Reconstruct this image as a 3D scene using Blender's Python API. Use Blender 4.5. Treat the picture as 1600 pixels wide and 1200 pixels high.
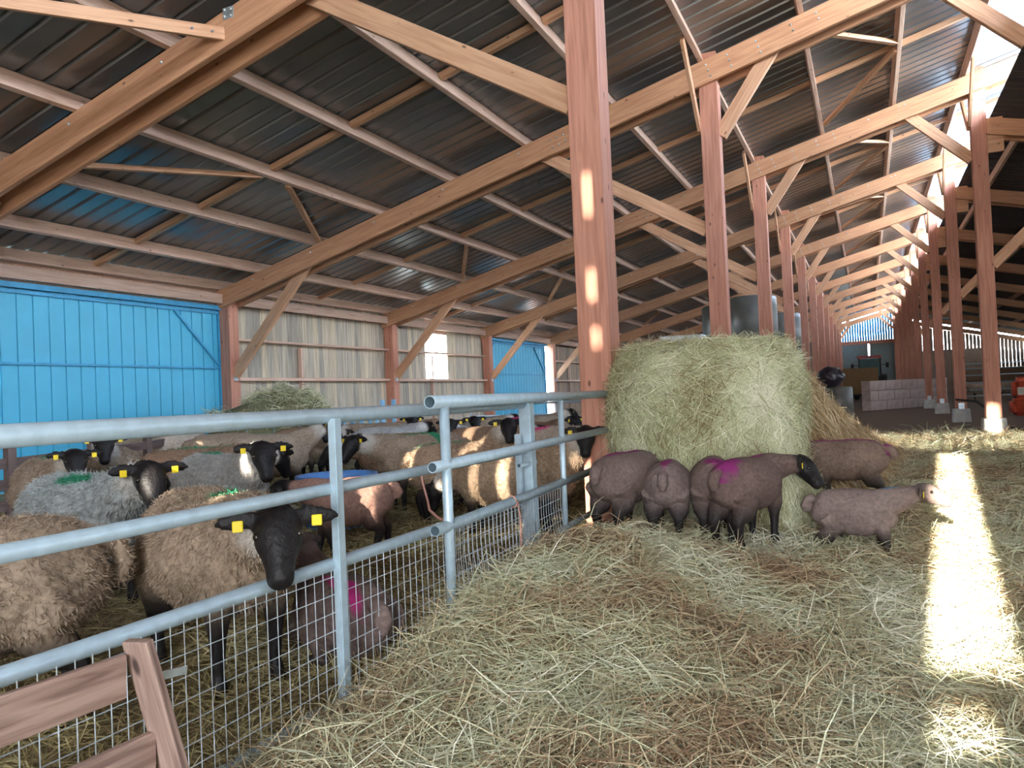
import bpy, bmesh, math, random
import numpy as np
from mathutils import Vector, Matrix, noise as mnoise

for o in list(bpy.data.objects): bpy.data.objects.remove(o)
scene = bpy.context.scene
COL = scene.collection
rad = math.radians
rng = np.random.default_rng(7)
random.seed(7)

# ------------------------------------------------------------------ camera
CAM = Vector((2.038, -6.248, 1.2))
YAW, PIT, ROLL, F = 0.4294, 0.0174, 0.0435, 1213.8
fwd = Vector((-math.sin(YAW)*math.cos(PIT), math.cos(YAW)*math.cos(PIT), math.sin(PIT)))
r_ = Vector((math.cos(YAW), math.sin(YAW), 0)); u_ = r_.cross(fwd)
right = r_*math.cos(ROLL) - u_*math.sin(ROLL)
upv = r_*math.sin(ROLL) + u_*math.cos(ROLL)
cam = bpy.data.cameras.new('camera'); camo = bpy.data.objects.new('camera', cam); COL.objects.link(camo)
camo.matrix_world = Matrix(((right.x, upv.x, -fwd.x, CAM.x), (right.y, upv.y, -fwd.y, CAM.y), (right.z, upv.z, -fwd.z, CAM.z), (0, 0, 0, 1)))
cam.sensor_width = 36; cam.sensor_fit = 'HORIZONTAL'; cam.lens = F/1600*36; cam.clip_start = 0.05; cam.clip_end = 500
scene.camera = camo

# ------------------------------------------------------------------ light
SUNX, SUNT = 0.078, math.tan(rad(14))       # the low sun shines along +Y, a little towards +X
w = bpy.data.worlds.new('world'); scene.world = w; w.use_nodes = True
nt = w.node_tree; nt.nodes.clear()
out = nt.nodes.new('ShaderNodeOutputWorld'); bg = nt.nodes.new('ShaderNodeBackground')
tc = nt.nodes.new('ShaderNodeTexCoord'); sep = nt.nodes.new('ShaderNodeSeparateXYZ'); rp = nt.nodes.new('ShaderNodeValToRGB')
nt.links.new(tc.outputs['Generated'], sep.inputs[0]); nt.links.new(sep.outputs['Z'], rp.inputs[0])
rp.color_ramp.elements[0].position = 0.0; rp.color_ramp.elements[0].color = (0.86, 0.93, 1.0, 1)
rp.color_ramp.elements[1].position = 0.6; rp.color_ramp.elements[1].color = (0.45, 0.66, 1.0, 1)
nt.links.new(rp.outputs[0], bg.inputs[0]); nt.links.new(bg.outputs[0], out.inputs[0])
bg.inputs[1].default_value = 38.0
sun = bpy.data.lights.new('sun', 'SUN'); sun.energy = 60; sun.color = (1.0, 0.92, 0.78); sun.angle = rad(0.5)
suno = bpy.data.objects.new('sun', sun); COL.objects.link(suno); suno.location = (-2, -40, 12)
suno.rotation_euler = Vector((SUNX, 1, -SUNT)).to_track_quat('-Z', 'Y').to_euler()
def area(name, loc, tgt, sx, sy, e, c):
    l = bpy.data.lights.new(name, 'AREA'); l.shape = 'RECTANGLE'; l.size = sx; l.size_y = sy; l.energy = e; l.color = c
    o = bpy.data.objects.new(name, l); COL.objects.link(o); o.location = loc
    o.rotation_euler = (Vector(tgt)-Vector(loc)).to_track_quat('-Z', 'Y').to_euler(); return o
# added fill lamp inside the gable behind the camera, larger than its door gap
area('added_fill_light', (3.2, -12.0, 2.5), (1.5, 0, 1.5), 5.0, 4.2, 900, (0.95, 0.97, 1.0))
scene.view_settings.view_transform = 'Standard'; scene.view_settings.look = 'None'
scene.view_settings.gamma = 1; scene.view_settings.use_curve_mapping = False
scene.view_settings.exposure = 0.2

# ------------------------------------------------------------------ materials
def mat(name):
    m = bpy.data.materials.new(name); m.use_nodes = True
    b = m.node_tree.nodes['Principled BSDF']; return m, m.node_tree, b
def N(t, typ, **kw):
    n = t.nodes.new(typ)
    for k, v in kw.items():
        if k.startswith('i_'): n.inputs[k[2:].replace('_', ' ')].default_value = v
        else: setattr(n, k, v)
    return n
def ramp(t, fac, stops, interp='LINEAR'):
    r = t.nodes.new('ShaderNodeValToRGB'); e = r.color_ramp; e.interpolation = interp
    while len(e.elements) < len(stops): e.elements.new(0.5)
    for el, (p, c) in zip(e.elements, stops): el.position = p; el.color = (*c, 1)
    t.links.new(fac, r.inputs[0]); return r
def mixc(t, fac, a, b, mode='MIX'):
    m = t.nodes.new('ShaderNodeMix'); m.data_type = 'RGBA'; m.blend_type = mode
    for s, v in ((m.inputs[0], fac), (m.inputs[6], a), (m.inputs[7], b)):
        if hasattr(v, 'links'): t.links.new(v, s)
        elif isinstance(v, (int, float)): s.default_value = v
        else: s.default_value = (*v, 1)
    return m.outputs[2]
def bump(t, b, h, s, d=0.01):
    bm_ = N(t, 'ShaderNodeBump', i_Strength=s, i_Distance=d); t.links.new(h, bm_.inputs['Height']); t.links.new(bm_.outputs[0], b.inputs['Normal'])
def wood(name, c1, c2, rough=0.7, knots=True, sc=(0.8, 14, 14), bmp=0.25, island=False):
    m, t, b = mat(name)
    tc = N(t, 'ShaderNodeTexCoord'); mp = N(t, 'ShaderNodeMapping'); mp.inputs['Scale'].default_value = sc
    oi = N(t, 'ShaderNodeObjectInfo'); add = N(t, 'ShaderNodeVectorMath', operation='ADD')
    t.links.new(tc.outputs['Object'], add.inputs[0]); t.links.new(oi.outputs['Random'], add.inputs[1])
    t.links.new(add.outputs[0], mp.inputs[0])
    n1 = N(t, 'ShaderNodeTexNoise', i_Scale=2.0, i_Detail=6.0, i_Distortion=0.6); t.links.new(mp.outputs[0], n1.inputs['Vector'])
    r1 = ramp(t, n1.outputs[0], [(0.3, c2), (0.62, c1)])
    col = r1.outputs[0]
    if island:
        g = N(t, 'ShaderNodeNewGeometry'); rr = ramp(t, g.outputs['Random Per Island'], [(0, (0.62, 0.62, 0.64)), (0.45, (0.95, 0.93, 0.9)), (0.7, (1.12, 1.05, .92)), (0.9, (.8, .77, .76)), (1, (1.2, 1.15, 1.05))])
    else:
        rr = ramp(t, oi.outputs['Random'], [(0, (0.85, 0.84, 0.82)), (1, (1.12, 1.08, 1.05))])
    col = mixc(t, 1.0, col, rr.outputs[0], 'MULTIPLY')
    if knots:
        mp2 = N(t, 'ShaderNodeMapping'); mp2.inputs['Scale'].default_value = (3.2, 7, 7); t.links.new(add.outputs[0], mp2.inputs[0])
        v = N(t, 'ShaderNodeTexVoronoi', i_Scale=1.0); t.links.new(mp2.outputs[0], v.inputs['Vector'])
        k = ramp(t, v.outputs['Distance'], [(0.05, (1, 1, 1)), (0.11, (0, 0, 0))])
        col = mixc(t, k.outputs[0], col, tuple(x*0.35 for x in c2))
    t.links.new(col, b.inputs['Base Color']); b.inputs['Roughness'].default_value = rough
    bump(t, b, n1.outputs[0], bmp, 0.004)
    return m
def metal(name, c, metallic=0.8, rough=0.4, sp=0.15):
    m, t, b = mat(name)
    tc = N(t, 'ShaderNodeTexCoord'); n1 = N(t, 'ShaderNodeTexNoise', i_Scale=22.0, i_Detail=5.0); t.links.new(tc.outputs['Object'], n1.inputs['Vector'])
    r1 = ramp(t, n1.outputs[0], [(0.35, tuple(x*(1-sp) for x in c)), (0.65, tuple(min(1, x*(1+sp)) for x in c))])
    t.links.new(r1.outputs[0], b.inputs['Base Color']); b.inputs['Metallic'].default_value = metallic; b.inputs['Roughness'].default_value = rough
    return m
def plain(name, c, rough=0.8, var=0.12, scale=6.0, metallic=0.0, bmp=0.0):
    m, t, b = mat(name)
    tc = N(t, 'ShaderNodeTexCoord'); n1 = N(t, 'ShaderNodeTexNoise', i_Scale=scale, i_Detail=6.0); t.links.new(tc.outputs['Object'], n1.inputs['Vector'])
    r1 = ramp(t, n1.outputs[0], [(0.3, tuple(x*(1-var) for x in c)), (0.7, tuple(min(1, x*(1+var)) for x in c))])
    t.links.new(r1.outputs[0], b.inputs['Base Color']); b.inputs['Roughness'].default_value = rough; b.inputs['Metallic'].default_value = metallic
    if bmp: bump(t, b, n1.outputs[0], bmp, 0.02)
    return m
M = {}
M['post'] = wood('douglas_post_wood', (0.56, 0.265, 0.18), (0.40, 0.165, 0.105))
M['rafter'] = wood('rafter_wood', (0.62, 0.34, 0.19), (0.46, 0.22, 0.115))
M['brace'] = wood('brace_wood', (0.68, 0.40, 0.24), (0.50, 0.26, 0.14))
M['purlin'] = wood('purlin_wood', (0.70, 0.50, 0.39), (0.52, 0.33, 0.24))
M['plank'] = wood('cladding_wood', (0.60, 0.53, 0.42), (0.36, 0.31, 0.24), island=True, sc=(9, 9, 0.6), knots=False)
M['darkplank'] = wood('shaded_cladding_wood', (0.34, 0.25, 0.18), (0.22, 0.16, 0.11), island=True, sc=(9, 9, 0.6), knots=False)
M['pallet'] = wood('hurdle_wood', (0.42, 0.29, 0.24), (0.17, 0.10, 0.08), bmp=0.6, sc=(1.6, 22, 22))
M['fencewood'] = wood('fence_wood', (0.16, 0.11, 0.10), (0.10, 0.07, 0.06))
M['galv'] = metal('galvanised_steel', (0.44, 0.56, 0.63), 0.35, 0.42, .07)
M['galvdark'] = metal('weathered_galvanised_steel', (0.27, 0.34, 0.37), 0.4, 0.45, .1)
M['wire'] = metal('wire', (0.55, 0.62, 0.66), 0.5, 0.4)
M['bore'] = plain('shade_dark_pipe_bore', (0.05, 0.08, 0.10), 0.8)  # dark colour paints the shade inside the open pipe ends
M['bolt'] = metal('bolt_steel', (0.55, 0.62, 0.66), 0.7, 0.35)
M['blue'] = plain('blue_sheet', (0.075, 0.44, 0.64), 0.45, 0.05, 2.0)
M['bluetrim'] = plain('blue_trim', (0.05, 0.32, 0.55), 0.5)
M['bluepipe'] = plain('light_blue_paint', (0.25, 0.52, 0.75), 0.5)
M['concrete'] = plain('concrete', (0.55, 0.55, 0.52), 0.9, 0.15, 9.0, bmp=0.3)
M['concretewall'] = plain('pinkish_concrete', (0.46, 0.36, 0.32), 0.9, 0.18, 3.0, bmp=0.3)
M['greydoor'] = plain('grey_steel_sheet', (0.16, 0.22, 0.23), 0.5)
M['silage'] = plain('grey_wrap_film', (0.14, 0.14, 0.125), 0.35, 0.3, 1.5)
M['blackwrap'] = plain('black_wrap_film', (0.035, 0.03, 0.04), 0.3, 0.2, 8.0, bmp=0.6)
def translucent_sheet():
    m, t, b = mat('translucent_blue_sheet'); b.inputs['Base Color'].default_value = (0.04, .30, .60, 1)
    tr = N(t, 'ShaderNodeBsdfTranslucent'); tr.inputs[0].default_value = (0.08, 0.50, 0.85, 1); mx = N(t, 'ShaderNodeMixShader'); mx.inputs[0].default_value = .05
    t.links.new(b.outputs[0], mx.inputs[1]); t.links.new(tr.outputs[0], mx.inputs[2]); t.links.new(mx.outputs[0], t.nodes['Material Output'].inputs[0]); return m
M['bluegable'] = translucent_sheet()
M['red'] = plain('red_plastic', (0.62, 0.09, 0.045), 0.35)
M['redpaint'] = plain('red_cab_paint', (0.35, 0.05, 0.05), 0.4)
M['black'] = plain('black_rubber', (0.015, 0.015, 0.016), 0.7)
M['tag'] = plain('yellow_tag_plastic', (0.85, 0.62, 0.02), 0.45, 0.05)
M['eye'] = plain('eye', (0.02, 0.014, 0.01), 0.08, 0.05)
M['white'] = plain('white_plastic', (0.75, 0.76, 0.74), 0.4)
M['label'] = plain('pale_label', (0.55, 0.5, 0.42), 0.6)
M['bluetub'] = plain('blue_tub_plastic', (0.10, 0.25, 0.55), 0.4)
M['glass'] = plain('cab_glass', (0.04, 0.10, 0.10), 0.5)
M['twine'] = plain('pink_twine', (0.60, 0.30, 0.24), 0.8)
def roofmat():
    m, t, b = mat('roof_sheet')
    tc = N(t, 'ShaderNodeTexCoord'); n1 = N(t, 'ShaderNodeTexNoise', i_Scale=0.8, i_Detail=3.0); t.links.new(tc.outputs['Object'], n1.inputs['Vector'])
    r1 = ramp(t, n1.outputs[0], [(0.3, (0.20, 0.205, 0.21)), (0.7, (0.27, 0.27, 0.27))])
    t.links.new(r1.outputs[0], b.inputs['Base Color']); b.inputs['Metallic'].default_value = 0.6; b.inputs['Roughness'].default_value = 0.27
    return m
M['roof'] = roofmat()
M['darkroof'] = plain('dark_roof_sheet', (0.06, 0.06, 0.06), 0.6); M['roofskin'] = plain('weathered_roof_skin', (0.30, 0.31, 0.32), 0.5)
def haymat(name, stops):
    m, t, b = mat(name)
    a = N(t, 'ShaderNodeAttribute', attribute_name='rnd')
    r1 = ramp(t, a.outputs['Fac'], stops)
    t.links.new(r1.outputs[0], b.inputs['Base Color']); b.inputs['Roughness'].default_value = 0.6; b.inputs['Specular IOR Level'].default_value = 0.3
    return m
HAY = [(0, (0.27, 0.17, 0.10)), (0.15, (0.46, 0.31, 0.19)), (0.3, (0.58, 0.46, 0.28)), (0.5, (0.62, 0.58, 0.38)), (0.7, (0.56, 0.59, 0.38)), (0.88, (0.74, 0.72, 0.54)), (1, (0.86, 0.82, 0.66))]
M['hay'] = haymat('hay_strands', HAY)
M['greenhay'] = haymat('green_hay_strands', [(0, (0.24, 0.16, 0.08)), (0.15, (0.40, 0.36, 0.19)), (0.4, (0.50, 0.53, 0.29)), (0.65, (0.62, 0.62, 0.38)), (0.85, (0.74, 0.71, 0.50)), (1, (0.86, 0.82, 0.64))])
M['brownhay'] = haymat('brown_hay_strands', [(0, (0.24, 0.14, 0.07)), (0.4, (0.44, 0.30, 0.16)), (0.75, (0.58, 0.45, 0.26)), (1, (0.76, 0.66, 0.46))])
M['bedding'] = haymat('bedding_strands', [(0, (0.12, 0.08, 0.04)), (0.3, (0.24, 0.17, 0.08)), (0.6, (0.36, 0.29, 0.13)), (0.85, (0.46, 0.40, 0.20)), (1, (0.62, 0.55, 0.32))])
M['haybase'] = plain('packed_hay', (0.30, 0.25, 0.14), 0.95, 0.35, 30.0, bmp=0.8)
M['greenbase'] = plain('packed_green_hay', (0.17, 0.16, 0.08), 0.95, 0.3, 30.0, bmp=0.8)
M['brownbase'] = plain('packed_brown_hay', (0.22, 0.14, 0.065), 0.95, 0.3, 30.0, bmp=0.8)
def floormat():
    m, t, b = mat('straw_floor')
    tc = N(t, 'ShaderNodeTexCoord')
    n1 = N(t, 'ShaderNodeTexNoise', i_Scale=28.0, i_Detail=8.0); t.links.new(tc.outputs['Object'], n1.inputs['Vector'])
    n2 = N(t, 'ShaderNodeTexNoise', i_Scale=0.7, i_Detail=3.0); t.links.new(tc.outputs['Object'], n2.inputs['Vector'])
    a = ramp(t, n1.outputs[0], [(0.3, (0.13, 0.09, 0.045)), (0.55, (0.33, 0.26, 0.13)), (0.75, (0.46, 0.40, 0.22))])
    d = ramp(t, n1.outputs[0], [(0.3, (0.15, 0.11, 0.08)), (0.7, (0.28, 0.21, 0.15))])
    sp = N(t, 'ShaderNodeSeparateXYZ'); t.links.new(tc.outputs['Object'], sp.inputs[0])
    mr = N(t, 'ShaderNodeMapRange'); mr.inputs[1].default_value = 11.0; mr.inputs[2].default_value = 13.0
    ad = N(t, 'ShaderNodeMath', operation='MULTIPLY_ADD'); ad.inputs[1].default_value = 2.0; t.links.new(n2.outputs[0], ad.inputs[0]); t.links.new(sp.outputs['Y'], ad.inputs[2])
    t.links.new(ad.outputs[0], mr.inputs[0])
    c = mixc(t, mr.outputs[0], a.outputs[0], d.outputs[0])
    t.links.new(c, b.inputs['Base Color']); b.inputs['Roughness'].default_value = 0.95
    bump(t, b, n1.outputs[0], 0.8, 0.03)
    return m
M['floor'] = floormat()

# ------------------------------------------------------------------ object helpers
def tag(o, label=None, cat=None, group=None, kind=None):
    if label: o['label'] = label
    if cat: o['category'] = cat
    if group: o['group'] = group
    if kind: o['kind'] = kind
    return o
def empty(name, loc, label=None, cat=None, group=None, rz=0):
    o = bpy.data.objects.new(name, None); COL.objects.link(o); o.location = loc; o.rotation_euler = (0, 0, rz); o.empty_display_size = .1
    return tag(o, label, cat, group)
def wmat(o):
    return o.matrix_basis.copy() if o.parent is None else wmat(o.parent) @ o.matrix_parent_inverse @ o.matrix_basis
def link(name, me, m=None, parent=None, smooth=False):
    o = bpy.data.objects.new(name, me); COL.objects.link(o)
    if m is not None and not me.materials: me.materials.append(m)
    if smooth: me.polygons.foreach_set('use_smooth', [True]*len(me.polygons))
    if parent is not None:
        o.parent = parent; o.matrix_parent_inverse = wmat(parent).inverted()
    return o
def bmlink(name, bm, m=None, parent=None, smooth=False):
    bm.normal_update(); me = bpy.data.meshes.new(name); bm.to_mesh(me); bm.free(); return link(name, me, m, parent, smooth)
def pydata(name, v, f, m=None, parent=None, smooth=False):
    me = bpy.data.meshes.new(name); me.from_pydata([tuple(x) for x in v], [], f); me.update(); return link(name, me, m, parent, smooth)
def bx(bm, x0, x1, y0, y1, z0, z1):
    vs = [bm.verts.new(p) for p in ((x0, y0, z0), (x1, y0, z0), (x1, y1, z0), (x0, y1, z0), (x0, y0, z1), (x1, y0, z1), (x1, y1, z1), (x0, y1, z1))]
    for f in ((3, 2, 1, 0), (4, 5, 6, 7), (0, 1, 5, 4), (1, 2, 6, 5), (2, 3, 7, 6), (3, 0, 4, 7)): bm.faces.new([vs[i] for i in f])
    return vs
def box(name, x0, x1, y0, y1, z0, z1, m, parent=None, bev=0.0):
    bm = bmesh.new(); bx(bm, x0, x1, y0, y1, z0, z1)
    if bev: bmesh.ops.bevel(bm, geom=bm.edges[:], offset=bev, segments=2, affect='EDGES')
    return bmlink(name, bm, m, parent)
def frameof(A, B, up=(0, 0, 1)):
    A = Vector(A); B = Vector(B); x = (B-A).normalized(); up = Vector(up)
    if abs(x.dot(up)) > 0.99: up = Vector((0, 1, 0))
    y = up.cross(x).normalized(); z = x.cross(y)
    return Matrix(((x.x, y.x, z.x, A.x), (x.y, y.y, z.y, A.y), (x.z, y.z, z.z, A.z), (0, 0, 0, 1))), (B-A).length
def setm(o, mw, parent):
    if parent is not None:
        o.parent = parent; o.matrix_parent_inverse = Matrix.Identity(4); o.matrix_basis = wmat(parent).inverted() @ mw
    else: o.matrix_basis = mw
def beam(name, A, B, w_, h_, m, parent=None, bev=0.004, up=(0, 0, 1)):
    mw, L = frameof(A, B, up); bm = bmesh.new(); bx(bm, 0, L, -w_/2, w_/2, -h_/2, h_/2)
    if bev: bmesh.ops.bevel(bm, geom=bm.edges[:], offset=bev, segments=1, affect='EDGES')
    o = bmlink(name, bm, m); setm(o, mw, parent); return o
def tubev(pts, rs, n=12, cap=True, inner=None):
    """verts, faces of a swept tube; rs may be a number, a list, or a list of (rw, rh)"""
    pts = [Vector(p) for p in pts]; V = []; Fc = []
    prev = None
    for i, p in enumerate(pts):
        d = (pts[min(i+1, len(pts)-1)]-pts[max(i-1, 0)]).normalized()
        up = Vector((0, 0, 1)) if prev is None else prev
        if abs(d.dot(up)) > 0.97 and prev is None: up = Vector((1, 0, 0))
        s = d.cross(up).normalized(); u = s.cross(d).normalized(); prev = u
        r = rs if isinstance(rs, (int, float)) else rs[i]
        rw, rh = (r, r) if isinstance(r, (int, float)) else r
        for k in range(n):
            a = 2*math.pi*k/n; V.append(p+s*math.cos(a)*rw+u*math.sin(a)*rh)
    for i in range(len(pts)-1):
        for k in range(n):
            a, b = i*n+k, i*n+(k+1) % n; Fc.append((a, b, b+n, a+n))
    if cap: Fc.append(tuple(range(n-1, -1, -1))); Fc.append(tuple((len(pts)-1)*n+k for k in range(n)))
    return V, Fc
def tube(name, pts, rs, m, parent=None, n=12, cap=True):
    V, Fc = tubev(pts, rs, n, cap); return pydata(name, V, Fc, m, parent, True)
def pipe(name, A, B, r, m, parent=None, t=0.005, n=16):
    """hollow pipe with open ends"""
    A = Vector(A); B = Vector(B); V1, F1 = tubev([A, B], r, n, False); V2, F2 = tubev([A, B], r-t, n, False)
    k = len(V1); V = V1+V2; Fc = F1+[tuple(reversed([i+k for i in f])) for f in F2]
    for q in range(n):
        a, b = q, (q+1) % n; Fc.append((b, a, a+k, b+k)); Fc.append((n+a, n+b, n+b+k, n+a+k))
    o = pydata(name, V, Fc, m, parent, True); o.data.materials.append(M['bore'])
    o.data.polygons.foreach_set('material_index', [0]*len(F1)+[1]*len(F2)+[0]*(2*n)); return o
def lathe(name, prof, m, loc=(0, 0, 0), parent=None, n=32, smooth=True, axis='z'):
    V = []; Fc = []
    for r, z in prof:
        for k in range(n):
            a = 2*math.pi*k/n
            p = (r*math.cos(a), r*math.sin(a), z) if axis == 'z' else (r*math.cos(a), z, r*math.sin(a))
            V.append((p[0]+loc[0], p[1]+loc[1], p[2]+loc[2]))
    for i in range(len(prof)-1):
        for k in range(n):
            a, b = i*n+k, i*n+(k+1) % n; Fc.append((a, b, b+n, a+n))
    Fc.append(tuple(range(n-1, -1, -1))); Fc.append(tuple((len(prof)-1)*n+k for k in range(n)))
    return pydata(name, V, Fc, m, parent, smooth)
ORD = ['first', 'second', 'third', 'fourth', 'fifth', 'sixth', 'seventh', 'eighth', 'ninth', 'tenth', 'eleventh', 'twelfth', 'thirteenth', 'fourteenth', 'fifteenth']

# ------------------------------------------------------------------ barn dimensions
D = 6.083; A_ = 4.32; XW = -10.07; SL = 0.2565; RH0 = 3.655+SL*10.208     # rafter-top height at X = 0
KN = 11; YE = KN*D; YB = -2*D-0.05
def rtop(x): return RH0+SL*x
def rroof(x): return 6.60-0.25*(x-4.6)
nrm = Vector((-SL, 0, 1)).normalized()
def ss(a, b, x):
    t = min(1, max(0, (x-a)/(b-a))); return t*t*(3-2*t)
def H(x, y):
    m = 0.34*math.exp(-((x-0.5)/(0.40 if x < 0.5 else 0.85))**2)*ss(-4.1, -2.9, y)*(1-0.62*ss(-2.1, -1.2, y))*(1-ss(0.5, 2.5, y))
    m += 0.07*ss(0.2, 0.6, x)*(1-ss(1.4, 2.6, x))*ss(-3, -1.5, y)*(1-ss(0.5, 3, y))
    m += 0.10*math.exp(-((x-0.9)/0.9)**2-((y+4.0)/0.8)**2)*ss(0.15, .5, x)
    nz = mnoise.noise(Vector((x*1.3, y*1.3, 3.1)))*0.035+mnoise.noise(Vector((x*4, y*4, 7.7)))*0.018
    k = 1.0 if -7 < x < 4.5 and y < 12 else 0.4
    if x < 0.15: m += 0.05
    return m+nz*k

# floor: one height-field sheet
def grid(name, xs, ys, hf, m, parent=None):
    V = [(x, y, hf(x, y)) for y in ys for x in xs]; nx = len(xs)
    Fc = [(j*nx+i, j*nx+i+1, (j+1)*nx+i+1, (j+1)*nx+i) for j in range(len(ys)-1) for i in range(nx-1)]
    return pydata(name, V, Fc, m, parent, True)
xs = sorted(set([round(-10.3+0.5*i, 3) for i in range(12)]+[round(-4.5+0.12*i, 3) for i in range(68)]+[round(3.7+0.6*i, 3) for i in range(20)]))
ys = sorted(set([YB-0.1+0.6*i for i in range(11)]+[round(-5.8+0.13*i, 3) for i in range(110)]+[8.6+1.5*i for i in range(40)]))
tag(grid('floor', xs, ys, H, M['floor']), kind='structure')
g = box('ground', -120, 140, -120, 220, -0.6, -0.25, plain('outdoor_ground', (0.30, 0.28, 0.20), 0.95, 0.2, 0.3)); tag(g, kind='structure')

# ------------------------------------------------------------------ roofs
def roof(name, x0, z0, x1, z1, y0, y1, m, pitch=0.30):
    prof = []                                   # ribs run down the slope
    y = y0
    while y < y1:
        prof += [(y, 0), (y+pitch-0.075, 0), (y+pitch-0.055, 0.038), (y+pitch-0.02, 0.038)]
        y += pitch
    prof.append((y, 0)); V = []; Fc = []; n = len(prof)
    d = Vector((x1-x0, 0, z1-z0)).normalized(); nn = Vector((-d.z, 0, d.x))
    for (px, pz) in ((x0, z0), (x1, z1)):
        for (yy, h) in prof: V.append((px+nn.x*h, yy, pz+nn.z*h))
    for (px, pz) in ((x0, z0), (x1, z1)):
        for (yy, h) in prof: V.append((px+nn.x*(h+.006), yy, pz+nn.z*(h+.006)))
    for i in range(n-1):
        Fc.append((i+1, i, n+i, n+i+1)); Fc.append((2*n+i, 2*n+i+1, 3*n+i+1, 3*n+i))
        Fc.append((i, i+1, 2*n+i+1, 2*n+i)); Fc.append((n+i+1, n+i, 3*n+i, 3*n+i+1))
    o = pydata(name, V, Fc, m); o.data.materials.append(M['roofskin'])
    mi = [1 if (i < (n-1)*4 and i % 4 == 1) else 0 for i in range(len(Fc))]; o.data.polygons.foreach_set('material_index', mi)
    return o
PT = 0.225
tag(roof('ceiling', -10.9, rtop(-10.9)+PT, 5.75, rtop(5.75)+PT, YB-0.3, YE+0.4, M['roof']), kind='structure')
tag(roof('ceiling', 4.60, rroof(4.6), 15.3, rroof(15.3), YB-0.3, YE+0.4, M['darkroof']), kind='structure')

# purlins: one continuous line each, resting on the rafters
PX = [-10.1, -9.07, -7.6, -6.1, -4.6, -3.1, -1.56, -0.08, 1.40, 2.81, 4.16, 5.5]
for i, x in enumerate(PX):
    c = Vector((x, 0, rtop(x)))+nrm*0.108
    o = beam('roof_purlin', (c.x, YB+.2, c.z), (c.x, YE-.1, c.z), 0.075, 0.205, M['purlin'], up=nrm)
    tag(o, f'long sawn purlin under the main roof sheets, {ORD[i]} from the left wall', 'purlin', 'purlins of the main roof')
for i in range(5):
    x = 5.2+2.0*i; z = rroof(x)-0.105
    o = beam('roof_purlin', (x, YB+.2, z-.01), (x, YE-.1, z-.01), 0.075, 0.19, M['purlin'])
    tag(o, f'long dark timber purlin under the low right-hand roof, {ORD[i]} from its top edge', 'purlin', 'purlins of the right-hand roof')
# short struts between the purlins half way along every bay
for k in range(KN):
    y = k*D+D/2
    e = empty('strut_row', (0, y, 0), f'row of short timber struts between purlins in the {ORD[k]} bay', 'struts', 'strut rows between the purlins')
    for a, b in zip(PX[:-1], PX[1:]):
        pa = Vector((a+.045, y, rtop(a+.045)))+nrm*0.15; pb = Vector((b-.045, y, rtop(b-.045)))+nrm*0.15
        beam('strut', pa, pb, 0.09, 0.09, M['brace'], e)
# diagonal wind braces lying in the roof plane
def rp(x, y, o=0.04): v = Vector((x, y, rtop(x)))+nrm*o; return v
WB = [((-7.5, -.15), (-6.18, 2.9), 'beside the nearest left rafter'), ((-6.18, 3.5), (-7.5, 6.4-.5), 'slanting back to the left eave in the nearest bay')]
for k in range(1, 5):
    WB.append(((-6.2, k*D+3.5), (-7.5, k*D+5.7), f'slanting to the left eave in the {ORD[k]} bay'))
for k in range(1, 9):
    WB.append(((1.45, k*D+5.4), (2.76, k*D+2.9), f'between high purlins in the {ORD[k]} bay')); WB.append(((1.45, k*D+.55), (2.76, k*D+2.6), f'short pale one between high purlins in the {ORD[k]} bay'))
for a, b, t_ in WB:
    tag(beam('wind_brace', rp(*a), rp(*b), 0.09, 0.07, M['brace']), 'diagonal wind brace under the roof, '+t_, 'brace', 'wind braces under the roof')
# the loose plank high at the top left, with its blue bracket
e = empty('roof_tie', rp(-4.4, -0.9, -0.1), 'pale timber tie plank with two bolts at the top left, ending at a steel bracket', 'beam')
beam('plank', rp(-3.87, -0.2, -0.22), rp(-5.05, -2.6, -0.22), 0.045, 0.13, M['brace'], e)
for q in (0.10, 0.25):
    p = rp(-3.87-1.18*q*.5, -0.2-2.4*q*.5, -0.22); tube('bolt', [p+Vector((0.045, -.02, 0)), p+Vector((0.02, -.01, 0))], 0.011, M['bolt'], e)
e = empty('joist_bracket', rp(-3.72, -0.22, 0), 'small galvanised angle bracket with bolts on the nearest left rafter', 'bracket')
p = rp(-3.75, -0.215, -0.05)
box('plate', p.x-.07, p.x+.07, p.y-.006, p.y+.004, p.z-.06, p.z+.06, M['bolt'], e, .002)
for dx, dz in ((-.045, -.03), (.04, -.035), (.045, .03), (-.04, .035)): lathe('bolt', [(0.011, 0), (0.011, -0.015)], M['white'], (p.x+dx, p.y-.006, p.z+dz), e, 8, axis='y')

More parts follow.
